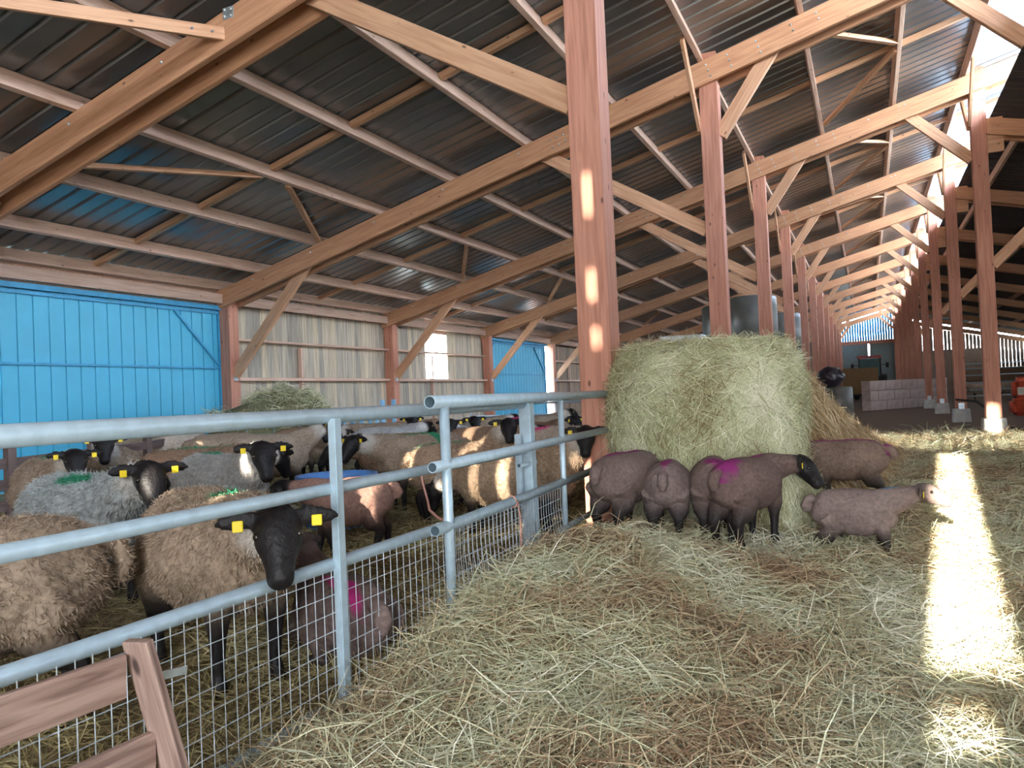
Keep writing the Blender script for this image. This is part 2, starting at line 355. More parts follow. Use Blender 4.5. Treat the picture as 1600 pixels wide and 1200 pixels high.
# ------------------------------------------------------------------ frames
def nearside(i): return ['nearest'][0] if i == 0 else ORD[i]+' from the camera'
def bolts(parent, pts, y, r=0.016):
    for (x, z) in pts: lathe('bolt', [(r, 0), (r, -0.008), (r*.6, -0.012), (r*.6, -.02)], M['bolt'], (x, y, z), parent, 10, axis='y')
for k in range(0, KN+1):
    y = k*D; nn_ = nearside(k)
    if k == KN: y -= 0.25
    # rafter = two planks
    e = empty('roof_rafter', (0, y, RH0), f'double-plank timber rafter across the main roof, {nn_}', 'rafter', 'rafters of the main roof')
    for sgn in (-1, 1):
        a = Vector((-10.3, y+sgn*0.178, rtop(-10.3)))-nrm*0.18; b = Vector((5.55, y+sgn*0.178, rtop(5.55)))-nrm*0.18
        pl = beam('plank', a, b, 0.072, 0.36, M['rafter'], e, up=nrm)
        if sgn < 0: near_plank = pl
    if k <= 4:
        yb = y-0.214; pts = []
        for bx_ in (-9.07, -7.6, -6.1, -4.6, -3.1, -1.56): pts.append((bx_-.1, rtop(bx_)-.13))
        for q in range(6): pts.append((-2.62+0.12*(q % 3)+.04*(q//3), rtop(-2.6)-.13-.12*(q//3)+.03*(q % 3)))
        for (cx_, n3) in ((0.0, 3), (0.32, 3), (0.75, 3), (1.25, 2), (1.6, 2), (2.3, 1), (2.9, 1), (3.0, 1)):
            for q in range(n3): pts.append((cx_+.03*q, rtop(cx_)-.09-.09*q))
        bolts(near_plank, pts, yb)
    # left wall post
    e = empty('eave_post', (XW, y, 0), f'reddish timber post standing against the left wall, {nn_}', 'post', 'posts along the left wall')
    beam('shaft', (XW, y, 0.02), (XW, y, rtop(XW)-0.02), 0.27, 0.27, M['post'], e)
    if k < 6: box('bracket', XW+.137, XW+.16, y-.06, y+.06, 1.80, 1.92, M['bolt'], e, .003)
    # aisle post, left row
    e = empty('aisle_post', (0, y, 0), f'tall square timber post of the left aisle row, {nn_}' if k else 'very tall reddish timber post in the foreground beside the hay bale', 'post', 'posts of the left aisle row')
    beam('shaft', (0, y, 0.34 if k else 0.0), (0, y, rtop(0)+0.13), 0.275, 0.275, M['post'], e)
    if k: lathe('footing', [(0.27, 0), (0.245, 0.36)], M['concrete'], (0, y, -0.05), e, 4, False)
    # aisle post, right row
    if k >= 2:
        e = empty('aisle_post', (A_, y, 0), f'tall timber post on a concrete block, right aisle row, {ORD[k-2]} one seen', 'post', 'posts of the right aisle row')
        beam('shaft', (A_, y, 0.37), (A_, y, rtop(A_)+0.13), 0.275, 0.275, M['post'], e)
        f_ = lathe('footing', [(0.31, 0), (0.28, 0.38)], M['concrete'], (0, 0, 0), e, 4, False); f_.matrix_parent_inverse = Matrix.Identity(4); f_.rotation_euler = (0, 0, rad(45)); f_.location = (0, 0, -0.02)
        box('anchor_plate', A_-.07, A_+.07, y-.16, y-.14, 0.30, 0.52, M['bolt'], e, .003)
        for zz in (5.88,): box('splice_board', A_+.14, A_+.42, y-.135, y-.09, 5.72, 6.42, M['brace'], e, .003)
        # right-hand roof rafter and its brace
        e = empty('side_rafter', (A_, y, 6.2), f'double timber rafter of the low dark right-hand roof, {ORD[k-2]} one seen', 'rafter', 'rafters of the right-hand roof')
        for sgn in (-1, 1): beam('plank', (A_+.15, y+sgn*.178, rroof(A_+.15)-.21-.17), (14.9, y+sgn*.178, rroof(14.9)-.21-.17), 0.07, 0.33, M['rafter'], e)
        tag(beam('knee_brace', (A_+.12, y, 3.45), (A_+2.35, y, rroof(A_+2.35)-.4), 0.1, 0.2, M['brace']), f'timber knee brace from the right-row post up to the dark right roof, {ORD[k-2]} one seen', 'brace', 'knee braces under the right-hand roof')
        tag(beam('side_post', (14.4, y, 0), (14.4, y, rroof(14.4)-.25), 0.25, 0.25, M['post']), f'timber post at the far right outer wall, {ORD[k-2]} one', 'post', 'posts along the right outer wall')
    # knee braces of the main roof
    for nm, a, b, t_ in (('l', (-9.93, 1.93), (-7.95, rtop(-7.95)-.2), 'at the left wall'),
                         ('p', (-0.13, 3.68), (-2.85, rtop(-2.85)-.22), 'rising leftward from the left-row post'),
                         ('q', (0.13, 5.12), (0.98, rtop(.98)-.2), 'rising rightward from the left-row post'),
                         ('r', (A_-.13, 5.66), (3.0, rtop(3.0)-.2), 'rising leftward from the right-row post')):
        if nm == 'r' and k < 1: continue
        tag(beam('knee_brace', (a[0], y, a[1]), (b[0], y, b[1]), 0.1, 0.21, M['brace']), f'timber knee brace {t_}, frame {nn_}', 'brace', 'knee braces of the main roof')
    # braces along the rows, up to the purlin
    for X_, zb in ((-0.16, 5.25), (A_-.16, 6.35)):
        for sgn in (-1, 1):
            if (X_ > 1 and k < 1) or (k == KN and sgn > 0): continue
            tag(beam('post_brace', (X_, y+sgn*0.10, zb), (X_, y+sgn*1.15, rtop(X_)+.02), 0.05, 0.15, M['brace']), f'thin {"left" if X_ < 1 else "right"}-row post brace leaning {"toward" if sgn < 0 else "away from"} the camera, frame {nn_}', 'brace', 'braces along the aisle rows')
# eave beam on the left wall
tag(beam('eave_beam', (XW+.02, -2, 3.50), (XW+.02, YE-.3, 3.50), 0.09, 0.20, M['purlin']), 'reddish eave beam running along the top of the left wall', 'beam')

# ------------------------------------------------------------------ walls
tag(box('trim_1', -10.30, -10.26, YB, YE, 3.30, rtop(-10.3)+PT-.03, M['purlin']), kind='structure')
for k_ in (0, 1, 3):
    tag(box('trim_%d' % (k_+2), -10.30, -10.26, k_*D-.2, k_*D+.2, 0, 3.4, M['bluetrim']), kind='structure')
def planks(bm, x, y0, y1, z0, z1, pw=0.19, th=0.025, gap=0.006, skip=None):
    y = y0
    while y < y1-0.02:
        p = pw*(0.8+0.4*random.random()); ye = min(y+p, y1)
        if not (skip and skip[0] < (y+ye)/2 < skip[1]): bx(bm, x-th, x, y+gap/2, ye-gap/2, z0, z1)
        else:
            if skip[2] > z0: bx(bm, x-th, x, y+gap/2, ye-gap/2, z0, min(z1, skip[2]))
            if skip[3] < z1: bx(bm, x-th, x, y+gap/2, ye-gap/2, max(z0, skip[3]), z1)
        y = ye
WX = -10.24
def backing(name, y0, y1, m): return tag(box(name, WX-.09, WX-.05, y0, y1, -.2, 3.7, m), kind='structure')
nw = 0
for k in range(-2, KN):
    y0, y1 = k*D, (k+1)*D
    if k in (0, 3):
        e = empty('door_%d' % (1 if k == 0 else 2), (WX, (y0+y1)/2, 0)); e['kind'] = 'structure'
        a, b = (y0+0.1, y1-0.12) if k == 0 else (y0+.2, y1-.42)
        sh = bmesh.new(); n = int((b-a)/0.272); V = []
        y = a; prof = []
        while y < b-.02:
            q = min(y+0.272, b); prof += [(y, 0), (q-.03, 0), (q-.022, -.02), (q-.006, -.02)]; y = q
        prof.append((b, 0)); z0, z1 = .05, 3.34
        Vv = [(WX+h, yy, z0) for yy, h in prof]+[(WX+h, yy, z1) for yy, h in prof]; n = len(prof)
        Vv += [(x_-.003, yy, zz) for x_, yy, zz in Vv]
        Fc = [(i, i+1, n+i+1, n+i) for i in range(n-1)]+[(2*n+i+1, 2*n+i, 3*n+i, 3*n+i+1) for i in range(n-1)]
        sh.free(); pydata('door_sheet', Vv, Fc, M['blue'], e)
        box('door_rail', WX+.005, WX+.05, a, b, 2.06, 2.10, M['bluetrim'], e, .003)
        box('door_rail', WX+.005, WX+.05, a, b, 3.20, 3.26, M['bluetrim'], e, .003)
        box('door_rail', WX+.005, WX+.05, a, b, 0.10, 0.15, M['bluetrim'], e, .003)
        box('door_stile', WX+.005, WX+.05, a, a+.05, .05, 3.34, M['bluetrim'], e, .003)
        box('door_stile', WX+.005, WX+.05, b-.05, b, .05, 3.34, M['bluetrim'], e, .003)
        box('door_track', WX+.02, WX+.12, a-.05, b+.1, 3.28, 3.37, M['bluetrim'], e, .003)
        beam('door_brace', (WX+.03, b-1.15, 3.2), (WX+.03, b-.03, 2.12), 0.04, 0.05, M['bluetrim'], e)
        if k == 3: beam('door_brace', (WX+.03, a+.6, 3.2), (WX+.03, a+.03, 2.6), 0.04, 0.05, M['bluetrim'], e)
        continue
    e = empty('wall_left', (WX, (y0+y1)/2, 0)); e['kind'] = 'structure'
    bm = bmesh.new(); hole = (14.33, 15.58, 1.88, 3.75) if k == 2 else None
    planks(bm, WX-.012, y0, y1, 1.75, 3.75, skip=hole)
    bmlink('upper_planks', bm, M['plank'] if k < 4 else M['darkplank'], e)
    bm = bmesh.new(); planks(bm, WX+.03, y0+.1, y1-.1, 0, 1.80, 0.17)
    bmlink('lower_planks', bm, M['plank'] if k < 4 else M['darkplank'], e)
    if k >= 0:
        beam('girt', (WX+.11, y0+.05, 1.84), (WX+.11, y1-.05, 1.84), 0.16, 0.07, M['purlin'], e)
        beam('girt', (WX+.10, y0+.05, 2.68), (WX+.10, y1-.05, 2.68), 0.16, 0.05, M['purlin'], e)
        beam('stud', (WX+.07, (y0+y1)/2-.7, 0.02), (WX+.07, (y0+y1)/2-.7, 2.6), 0.1, 0.07, M['purlin'], e)
    if k == 2:
        wn = empty('window_1', (WX, 14.95, 1.9)); wn['kind'] = 'structure'
        box('window_sill', WX-.06, WX+.06, 14.30, 15.62, 1.86, 1.89, M['purlin'], wn)
        box('window_mullion', WX-.04, WX-.0, 14.30, 15.62, 2.665, 2.695, M['galv'], wn)
# gable behind the camera: boards with the openings the low sun comes through
def colwall(name, xs_, zt, y, th, holes, m, zb=-.2):
    br = sorted(set(list(xs_)+[h[0] for h in holes]+[h[1] for h in holes])); bm = bmesh.new()
    for a, b in zip(br[:-1], br[1:]):
        if b-a < 1e-5: continue
        mid = (a+b)/2; hs = sorted([(h[2], h[3]) for h in holes if h[0] <= mid <= h[1]]); z = zb
        for h0_, h1_ in hs:
            if h0_ > z: bx(bm, a, b, y-th/2, y+th/2, z, h0_)
            z = max(z, h1_)
        vs = bx(bm, a, b, y-th/2, y+th/2, z, z+.01)
        for i in (4, 7): vs[i].co.z = max(z+.001, zt(a))
        for i in (5, 6): vs[i].co.z = max(z+.001, zt(b))
    return tag(bmlink(name, bm, m), kind='structure')
def ztop(x): return rtop(x)+PT-.01 if x <= 5.0 else rroof(x)-.02
GY = YB+.02
def sunhole(x, y, z0, z1, w_):            # opening in the gable that lights a strip of width w_ on the upright plane at y
    t = y-GY; return (x-SUNX*t-w_/2, x-SUNX*t+w_/2, z0+SUNT*t, z1+SUNT*t)
def floorhole(xa, xb, ya, yb):            # opening that lights the floor from ya to yb
    return (xa, xb, (ya-GY)*SUNT, (yb-GY)*SUNT)
holes = [floorhole(1.48, 1.77, -2.5, 7.2), floorhole(1.50, 1.66, -3.15, -2.93)]
holes += [sunhole(A_-.03, 12.0, -0.2, 0.62, 0.13)]
for x, za, zb_ in ((-.02, 3.15, 3.79), (0.0, 2.67, 3.03), (.0, 1.97, 2.23), (.02, 1.58, 1.75)): holes.append(sunhole(x, -.14, za, zb_, 0.02))
SLITS = [(-1.92, 0.35, .15, .9, .025), (-1.46, 0.3, .15, .9, .03), (-0.72, -.6, 0.05, .75, .03), (-0.17, -.7, 0.05, .8, .03), (-0.98, -.6, 0.05, .75, .015),
         (-1.42, -1.4, .3, .72, .03), (-2.6, 2.6, .5, 1.0, .03), (-2.3, 2.6, .5, 1.0, .02), (-7.0, 2.5, .6, .92, .05), (-8.6, 2.6, .6, .95, .04), (-3.5, -1.0, -.4, .1, .12), (-1.1, 3.4, .5, 1.0, .03)]
for s_ in SLITS: holes.append(sunhole(*s_))
x = 0.25
while x < 3.9:
    holes.append((x, x+.022, 5.05, 5.93)); x += .19
holes = [h for h in holes]
holes.append((2.75, 4.1, -.2, 1.9))
colwall('wall_back', [-10.4+.4*i for i in range(64)], ztop, GY, .05, holes, M['darkplank'])
# right outer wall
bm = bmesh.new(); planks(bm, 14.75, YB, YE, -.2, 3.6, .25)
tag(bmlink('wall_right', bm, M['darkplank']), kind='structure')
# far gable
e = empty('wall_far', (2, YE, 0)); e['kind'] = 'structure'
def slats(name, x0, x1, zb, zt, m, sp, wd, parent):
    bm = bmesh.new(); x = x0
    while x < x1:
        vs = bx(bm, x, x+wd, YE, YE+.03, zb, zb+1)
        for i in (4, 7): vs[i].co.z = zt(x)
        for i in (5, 6): vs[i].co.z = zt(x+wd)
        x += sp
    return bmlink(name, bm, m, parent)
slats('gable_slats', 0.14, 4.2, 4.75, lambda x: rtop(x)+.0, M['bluegable'], .20, .190, e)
slats('gable_slats', 4.5, 11.6, 3.6, lambda x: rroof(x)-.55, M['darkplank'], .26, .238, e)
slats('gable_slats', 11.6, 14.8, 1.9, lambda x: rroof(x)-.45, M['darkplank'], .26, .245, e)
box('lintel', -.1, 4.5, YE-.08, YE+.08, 4.45, 4.75, M['post'], e)
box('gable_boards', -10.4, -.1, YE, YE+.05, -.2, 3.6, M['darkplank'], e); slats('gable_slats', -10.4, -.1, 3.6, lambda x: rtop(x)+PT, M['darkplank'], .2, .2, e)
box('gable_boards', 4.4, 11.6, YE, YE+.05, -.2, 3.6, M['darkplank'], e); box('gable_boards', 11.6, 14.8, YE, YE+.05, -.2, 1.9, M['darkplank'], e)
e = empty('door_3', (2.2, YE, 0)); e['kind'] = 'structure'
box('door_leaf', -.1, 2.17, YE+.0, YE+.06, 0, 4.45, M['greydoor'], e); box('door_leaf', 2.30, 4.45, YE+.0, YE+.06, 0, 4.45, M['greydoor'], e)
box('door_rail', -.1, 2.17, YE-.05, YE, 3.0, 3.08, M['greydoor'], e); box('door_rail', 2.30, 4.45, YE-.05, YE, 3.0, 3.08, M['greydoor'], e)

# ------------------------------------------------------------------ hay strands
def vnoise(n): return rng.random(n)
def strands(name, P, T, L, wd, mt, bend=0.25, upn=None, label=None, cat=None, parent=None, rnd=None, droop=0.0):
    """P (n,3) mid points, T (n,3) directions, L (n,) lengths: bent blades, one mesh"""
    n = len(P); T = T/np.linalg.norm(T, axis=1)[:, None]
    Q = rng.normal(size=(n, 3)); B = np.cross(T, Q); B /= np.linalg.norm(B, axis=1)[:, None]
    Wv = np.cross(T, B)
    if upn is not None:            # blades lie roughly flat on the surface
        Wv2 = np.cross(upn, T); l = np.linalg.norm(Wv2, axis=1)[:, None]; Wv = Wv2/np.maximum(l, 1e-6)*.8+Wv*.5; Wv /= np.linalg.norm(Wv, axis=1)[:, None]
    s = np.array([-.5, -.17, .17, .5]); bf = np.array([-.0, .5, .5, 0.0])*2-0.5
    co = np.empty((n, 4, 2, 3), dtype=np.float32); bb = rng.normal(size=n)*bend
    for i in range(4):
        c = P+T*(s[i]*L)[:, None]+B*(bf[i]*L*bb*.3)[:, None]
        c[:, 2] -= droop*L*s[i]*s[i]
        ww = wd*(1.0 if i in (1, 2) else .45)
        co[:, i, 0] = c-Wv*ww[:, None]; co[:, i, 1] = c+Wv*ww[:, None]
    base = (np.arange(n)*8)[:, None, None]
    f = np.array([[0, 1, 3, 2], [2, 3, 5, 4], [4, 5, 7, 6]])[None]+base
    me = bpy.data.meshes.new(name); me.vertices.add(n*8); me.vertices.foreach_set('co', co.reshape(-1))
    nf = n*3; me.loops.add(nf*4); me.loops.foreach_set('vertex_index', f.reshape(-1).astype(np.int32))
    me.polygons.add(nf); me.polygons.foreach_set('loop_start', np.arange(nf, dtype=np.int32)*4)
    me.update(calc_edges=True)
    a = me.attributes.new('rnd', 'FLOAT', 'POINT'); rv = rng.random(n) if rnd is None else rnd
    a.data.foreach_set('value', np.repeat(np.clip(rv, 0, 1), 8).astype(np.float32))
    o = link(name, me, mt, parent)
    if label: tag(o, label, cat, None, 'stuff')
    elif parent is not None: o['kind'] = 'stuff'
    return o
# ------------------------------------------------------------------ sheep
def seg_dist(P, a, b):
    a = np.array(a); b = np.array(b); ab = b-a; t = np.clip(((P-a)@ab)/(ab@ab), 0, 1)
    return np.linalg.norm(P-(a+t[:, None]*ab), axis=1)
matcache = {}
def sheepmat(wool, mark, dark=(0.012, 0.010, 0.010)):
    key = (wool, mark, dark)
    if key in matcache: return matcache[key]
    m, t, b = mat('sheep_coat')
    tc = N(t, 'ShaderNodeTexCoord')
    n1 = N(t, 'ShaderNodeTexNoise', i_Scale=4.0, i_Detail=4.0); t.links.new(tc.outputs['Object'], n1.inputs['Vector'])
    n2 = N(t, 'ShaderNodeTexNoise', i_Scale=45.0, i_Detail=6.0); t.links.new(tc.outputs['Object'], n2.inputs['Vector'])
    a = ramp(t, n1.outputs[0], [(0.3, tuple(x*.72 for x in wool)), (0.55, wool), (0.75, tuple(min(1, x*1.15) for x in wool))])
    f2 = ramp(t, n2.outputs[0], [(0.3, (0.72, .72, .72)), (0.7, (1.15, 1.15, 1.15))])
    c = mixc(t, 1.0, a.outputs[0], f2.outputs[0], 'MULTIPLY')
    am = N(t, 'ShaderNodeAttribute', attribute_name='mark')
    if mark: c = mixc(t, am.outputs['Fac'], c, mark)
    ap = N(t, 'ShaderNodeAttribute', attribute_name='pale'); c = mixc(t, ap.outputs['Fac'], c, (0.62, 0.58, 0.52))
    ad = N(t, 'ShaderNodeAttribute', attribute_name='dark'); c = mixc(t, ad.outputs['Fac'], c, dark)
    t.links.new(c, b.inputs['Base Color']); b.inputs['Specular IOR Level'].default_value = 0.25
    rr = N(t, 'ShaderNodeMapRange'); rr.inputs[3].default_value = 0.95; rr.inputs[4].default_value = 0.5; t.links.new(ad.outputs['Fac'], rr.inputs[0]); t.links.new(rr.outputs[0], b.inputs['Roughness'])
    bump(t, b, n2.outputs[0], 0.6, 0.012)
    matcache[key] = m; return m
GREEN = (0.0, 0.22, 0.10); PINK = (0.52, 0.02, 0.20); PURPLE = (0.26, 0.02, 0.16); BLUEM = (0.12, 0.22, 0.34)
TAN = (0.37, 0.275, 0.195); BROWN = (0.28, 0.175, 0.11); GREYW = (0.40, 0.38, 0.35); LAMB = (0.185, 0.132, 0.115); PALE = (0.52, 0.42, 0.33)
def viewang(x, y):          # compass angle, at this spot, of the photographer's left-to-right direction
    return math.degrees(math.atan2(y-CAM.y, x-CAM.x))-90
def sheep(label, x, y, img, S=1.0, kind='ewe', head=(0, -40), neck=(0, 35), wool=TAN, mark=None, marks=((-.05, .0, .1, .05),), pose='stand', vox=0.014, tags=True, group='sheep in the straw pen', dark=1.0, steps=(0, 0, 0, 0), z=None, fluff=None, world=None, headdark=1.0):
    """img: heading seen from the camera, 0 = to the right, 90 = away, 180 = left, 270 = toward us"""
    hd = rad(world if world is not None else img+viewang(x, y))
    lamb = kind == 'lamb'; rt = .95 if lamb else 1.0; lf = .84 if lamb else 1.0; lk = 1.2 if lamb else 1.0
    lie = -.335 if pose == 'lie' else 0.0
    T = [((-.53, 0, .60), .07, .09), ((-.50, 0, .59), .14, .155), ((-.42, 0, .585), .205, .21), ((-.28, 0, .565), .25, .245), ((-.10, 0, .55), .275, .265), ((.08, 0, .545), .275, .265), ((.24, 0, .56), .245, .25), ((.36, 0, .585), .19, .215), ((.44, 0, .60), .12, .14)]
    T = [((p[0]*lf, 0, p[2]+lie), a*rt*(.93 if p[0] < -.4 else 1), b*rt) for p, a, b in T]
    prim = []                      # (points, radii, class)
    trunk = [p for p, a, b in T]; prim.append((trunk, [(a, b) for p, a, b in T], 'wool', 20))
    nb = Vector((.27*lf, 0, .63+lie)); ny, npit = rad(neck[0]), rad(neck[1])
    nd = Vector((math.cos(ny)*math.cos(npit), math.sin(ny)*math.cos(npit), math.sin(npit)))
    NL = .38 if not lamb else .30
    n1 = nb+Vector((.14, 0, .05))*.7+nd*NL*.30; n2 = nb+Vector((.10, 0, .03))+nd*NL*.68; poll = nb+Vector((.10, 0, .03))+nd*NL
    prim.append(([nb, n1, n2, poll], [.185*rt, .145*rt, .105*rt, .085*rt], 'neck', 14))
    hy, hp = rad(head[0]), rad(head[1])
    hdv = Vector((math.cos(hy)*math.cos(hp), math.sin(hy)*math.cos(hp), math.sin(hp)))
    side = Vector((-math.sin(hy), math.cos(hy), 0)); hup = hdv.cross(side)*1.0
    if hup.z < 0 and abs(hp) < rad(89): hup = -hup
    hs = 1.10 if lamb else 0.95
    base = poll+hup*.015
    HR = [(-.045, .055, .055), (0.0, .086, .082), (.06, .094, .092), (.11, .088, .086), (.16, .066, .074), (.21, .053, .062), (.245, .052, .056), (.27, .046, .046), (.282, .028, .03)]
    prim.append(([base+hdv*t_*hs-hup*(.02*max(0, t_-.1)/.15) for t_, a, b in HR], [(a*hs, b*hs) for t_, a, b in HR], 'head', 16))
    ears = []
    for sg in (-1, 1):
        e0 = base+hdv*.0+side*sg*.06*hs+hup*.03; dr = (side*sg*1.0+Vector((0, 0, -.16 if not lamb else -.3))-hdv*.10).normalized(); Lr = .175*hs
        prim.append(([e0, e0+dr*Lr*.25, e0+dr*Lr*.55, e0+dr*Lr*.85, e0+dr*Lr], [(.014, .022), (.012, .040), (.012, .042), (.011, .028), (.008, .010)], 'ear', 10))
        ears.append((e0+dr*Lr*.5, dr))
    legs = []
    zc = .0
    for i, (lx, sg) in enumerate(((.27, -1), (.27, 1), (-.33, -1), (-.33, 1))):
        yy = sg*(.125 if lx > 0 else .135)*rt; st = steps[i]; lx *= lf
        if pose == 'stand':
            if lx > 0: P = [(lx, yy, .50), (lx+.02, yy, .36), (lx+.01+st*.5, yy, .235), (lx-.0+st*.85, yy, .09), (lx+.005+st, yy, .055), (lx+.02+st, yy, .0)]; R_ = [.095*rt, .062*lk, .036*lk, .027*lk, .033*lk, .038*lk]
            else: P = [(lx-.02, yy, .52), (lx+.06, yy, .40), (lx-.01+st*.4, yy, .30), (lx-.085+st*.6, yy, .235), (lx-.06+st*.9, yy, .09), (lx-.055+st, yy, .055), (lx-.04+st, yy, .0)]; R_ = [.125*rt, .12*rt, .082*lk, .044*lk, .029*lk, .034*lk, .038*lk]
        else:
            if lx > 0: P = [(lx, yy, .20), (lx+.12, yy*1.3, .10), (lx+.16, yy*1.35, .05), (lx+.0, yy*1.5, .035)]; R_ = [.10, .06, .04, .035]
            else: P = [(lx, yy, .22), (lx+.14, yy*1.7, .14), (lx+.02, yy*1.9, .06), (lx+.16, yy*2.0, .035)]; R_ = [.14, .10, .05, .035]
        prim.append((P, R_, 'leg', 12)); legs.append(P)
    # tail
    tl = .14 if not lamb else .10; tx = (1-lf)*.5
    prim.append(([(-.50+tx, 0, .70+lie), (-.575+tx, 0, .665+lie), (-.60+tx, 0, .60+lie), (-.59+tx, 0, .64+lie-tl)], [.05, .055 if lamb else .045, .055 if lamb else .038, .030 if lamb else .022], 'wool', 8))
    V = []; Fc = []
    for P, R_, cl, n in prim:
        v, f = tubev(P, R_, n); k = len(V); V += v; Fc += [tuple(i+k for i in q) for q in f]
    me = bpy.data.meshes.new('tmp'); me.from_pydata([tuple(v) for v in V], [], Fc)
    to = bpy.data.objects.new('tmp', me); COL.objects.link(to)
    md = to.modifiers.new('r', 'REMESH'); md.mode = 'VOXEL'; md.voxel_size = vox; md.adaptivity = 0
    sm = to.modifiers.new('s', 'SMOOTH'); sm.factor = .5; sm.iterations = 4
    dg = bpy.context.evaluated_depsgraph_get(); nm = bpy.data.meshes.new_from_object(to.evaluated_get(dg)); bpy.data.objects.remove(to); bpy.data.meshes.remove(me)
    n = len(nm.vertices); co = np.empty(n*3); nm.vertices.foreach_get('co', co); co = co.reshape(-1, 3)
    nr = np.empty(n*3); nm.vertices.foreach_get('normal', nr); nr = nr.reshape(-1, 3)
    def pd(P, R_):
        d = np.full(n, 9.)
        for i in range(len(P)-1):
            ra = R_[i] if isinstance(R_[i], (int, float)) else sum(R_[i])/2; rb = R_[i+1] if isinstance(R_[i+1], (int, float)) else sum(R_[i+1])/2
            d = np.minimum(d, seg_dist(co, P[i], P[i+1])-(ra+rb)/2)
        return d
    dw = np.minimum(pd(prim[0][0], prim[0][1]), pd(prim[1][0][:3], prim[1][1][:3]))
    dh = pd(prim[2][0], prim[2][1])
    de = np.minimum(pd(prim[3][0], prim[3][1]), pd(prim[4][0], prim[4][1]))
    dh2 = np.minimum(dh, de)
    sgm = lambda v, s: 1/(1+np.exp(-np.clip(v/s, -30, 30)))
    dk = sgm(dw-dh2-.0, .008)
    dl = np.full(n, 9.)
    for P, R_, cl, _ in prim:
        if cl == 'leg': dl = np.minimum(dl, pd(P, R_))
    zt = (.36 if lamb else .36) if pose == 'stand' else .10
    legd = sgm(dw-dl+.02, .01)*sgm(zt-co[:, 2], .045 if lamb else .025)
    nz = np.array([mnoise.noise(Vector(p)*9) for p in co])
    dkk = np.clip(np.maximum(dk*headdark, legd)*dark, 0, 1)
    pale = np.clip((sgm(.085-np.abs(np.linalg.norm(co-np.array(poll), axis=1)-.10), .02))*(1-dkk)*(.8 if not lamb else 0.0), 0, 1)
    mk = np.zeros(n)
    if mark:
        for (mx, my, ra, rb) in marks:
            q = ((co[:, 0]-mx)/ra)**2+((co[:, 1]-my)/rb)**2
            mk = np.maximum(mk, sgm(1-q+nz*.8, .15)*(co[:, 2] > .60+lie+(.0 if lamb else .06)))
        mk *= (1-dkk)
    # fleece
    fl = fluff if fluff is not None else (.004 if lamb else .013)
    tmp = [mnoise.noise(Vector(p)*28)*.65+mnoise.noise(Vector(p)*60)*.45 for p in co]
    co = co+nr*(np.array(tmp)*fl*(1-dkk))[:, None]+nr*(nz*.006*(1-dkk))[:, None]
    co *= S; nm.vertices.foreach_set('co', co.reshape(-1))
    for an, arr in (('dark', dkk), ('mark', mk*.92), ('pale', pale)):
        at_ = nm.attributes.new(an, 'FLOAT', 'POINT'); at_.data.foreach_set('value', arr.astype(np.float32))
    nm.materials.clear(); nm.name = kind
    o = link('ewe' if not lamb else 'lamb', nm, sheepmat(wool, mark), None, True)
    zz = H(x, y) if z is None else z
    o.location = (x, y, zz); o.rotation_euler = (0, 0, hd)
    tag(o, label, 'sheep' if not lamb else 'lamb', group)
    if not lamb and vox <= .016:
        area_n = int(9000 if vox <= .013 else 5000); cand = np.nonzero(dkk < .35)[0]; ci = rng.choice(cand, area_n)
        nl = nr[ci]; Pf = co[ci]+nl*.004; Tf = nl*.75+rng.normal(size=(area_n, 3))*.38+np.array([-.25, 0, -.55])
        fo = strands('fleece', Pf, Tf, rng.uniform(.022, .045, area_n)*(1.5 if (fluff or 0) > .02 else 1), rng.uniform(.0011, .0022, area_n), sheepmat(wool, mark), 1.0, None, parent=o)
        fo.matrix_parent_inverse = Matrix.Identity(4)
        for an, arr in (('dark', dkk), ('mark', mk*.92), ('pale', pale)):
            at_ = fo.data.attributes.new(an, 'FLOAT', 'POINT'); at_.data.foreach_set('value', np.repeat(arr[ci], 8).astype(np.float32))
    if vox <= .02:
        for sg in (-1, 1):
            c = (base+hdv*.09*hs+side*sg*.078*hs+hup*.032)*S
            bm = bmesh.new(); bmesh.ops.create_uvsphere(bm, u_segments=10, v_segments=8, radius=.0165*S*hs); bmesh.ops.translate(bm, verts=bm.verts[:], vec=c)
            ob = bmlink('eye', bm, M['eye'], None, True); ob.parent = o
        if tags:
            for (c, dr) in ears:
                q, L = frameof(c*S+hup*.006, c*S+hup*.006-hup*.045-hdv*.01, up=hdv)
                bm = bmesh.new(); c0 = c*S
                bx(bm, -.017*S-.002, .017*S+.002, -.003, .003, -.026, .014); bmesh.ops.bevel(bm, geom=bm.edges[:], offset=.003, segments=1, affect='EDGES')
                xv = side; zv = Vector((0, 0, 1)); yv = Vector((side.y, -side.x, 0))
                R3 = Matrix(((xv.x, yv.x, zv.x, c0.x+yv.x*.018), (xv.y, yv.y, zv.y, c0.y+yv.y*.018), (xv.z, yv.z, zv.z, c0.z-.01), (0, 0, 0, 1)))
                bmesh.ops.transform(bm, matrix=R3, verts=bm.verts[:])
                ob = bmlink('ear_tag', bm, M['tag']); ob.parent = o
    return o
def facecam(x, y, h):   # head yaw, relative to the body, that looks at the photographer
    a = math.degrees(math.atan2(CAM.y-y, CAM.x-x)); return (a-h+180) % 360-180
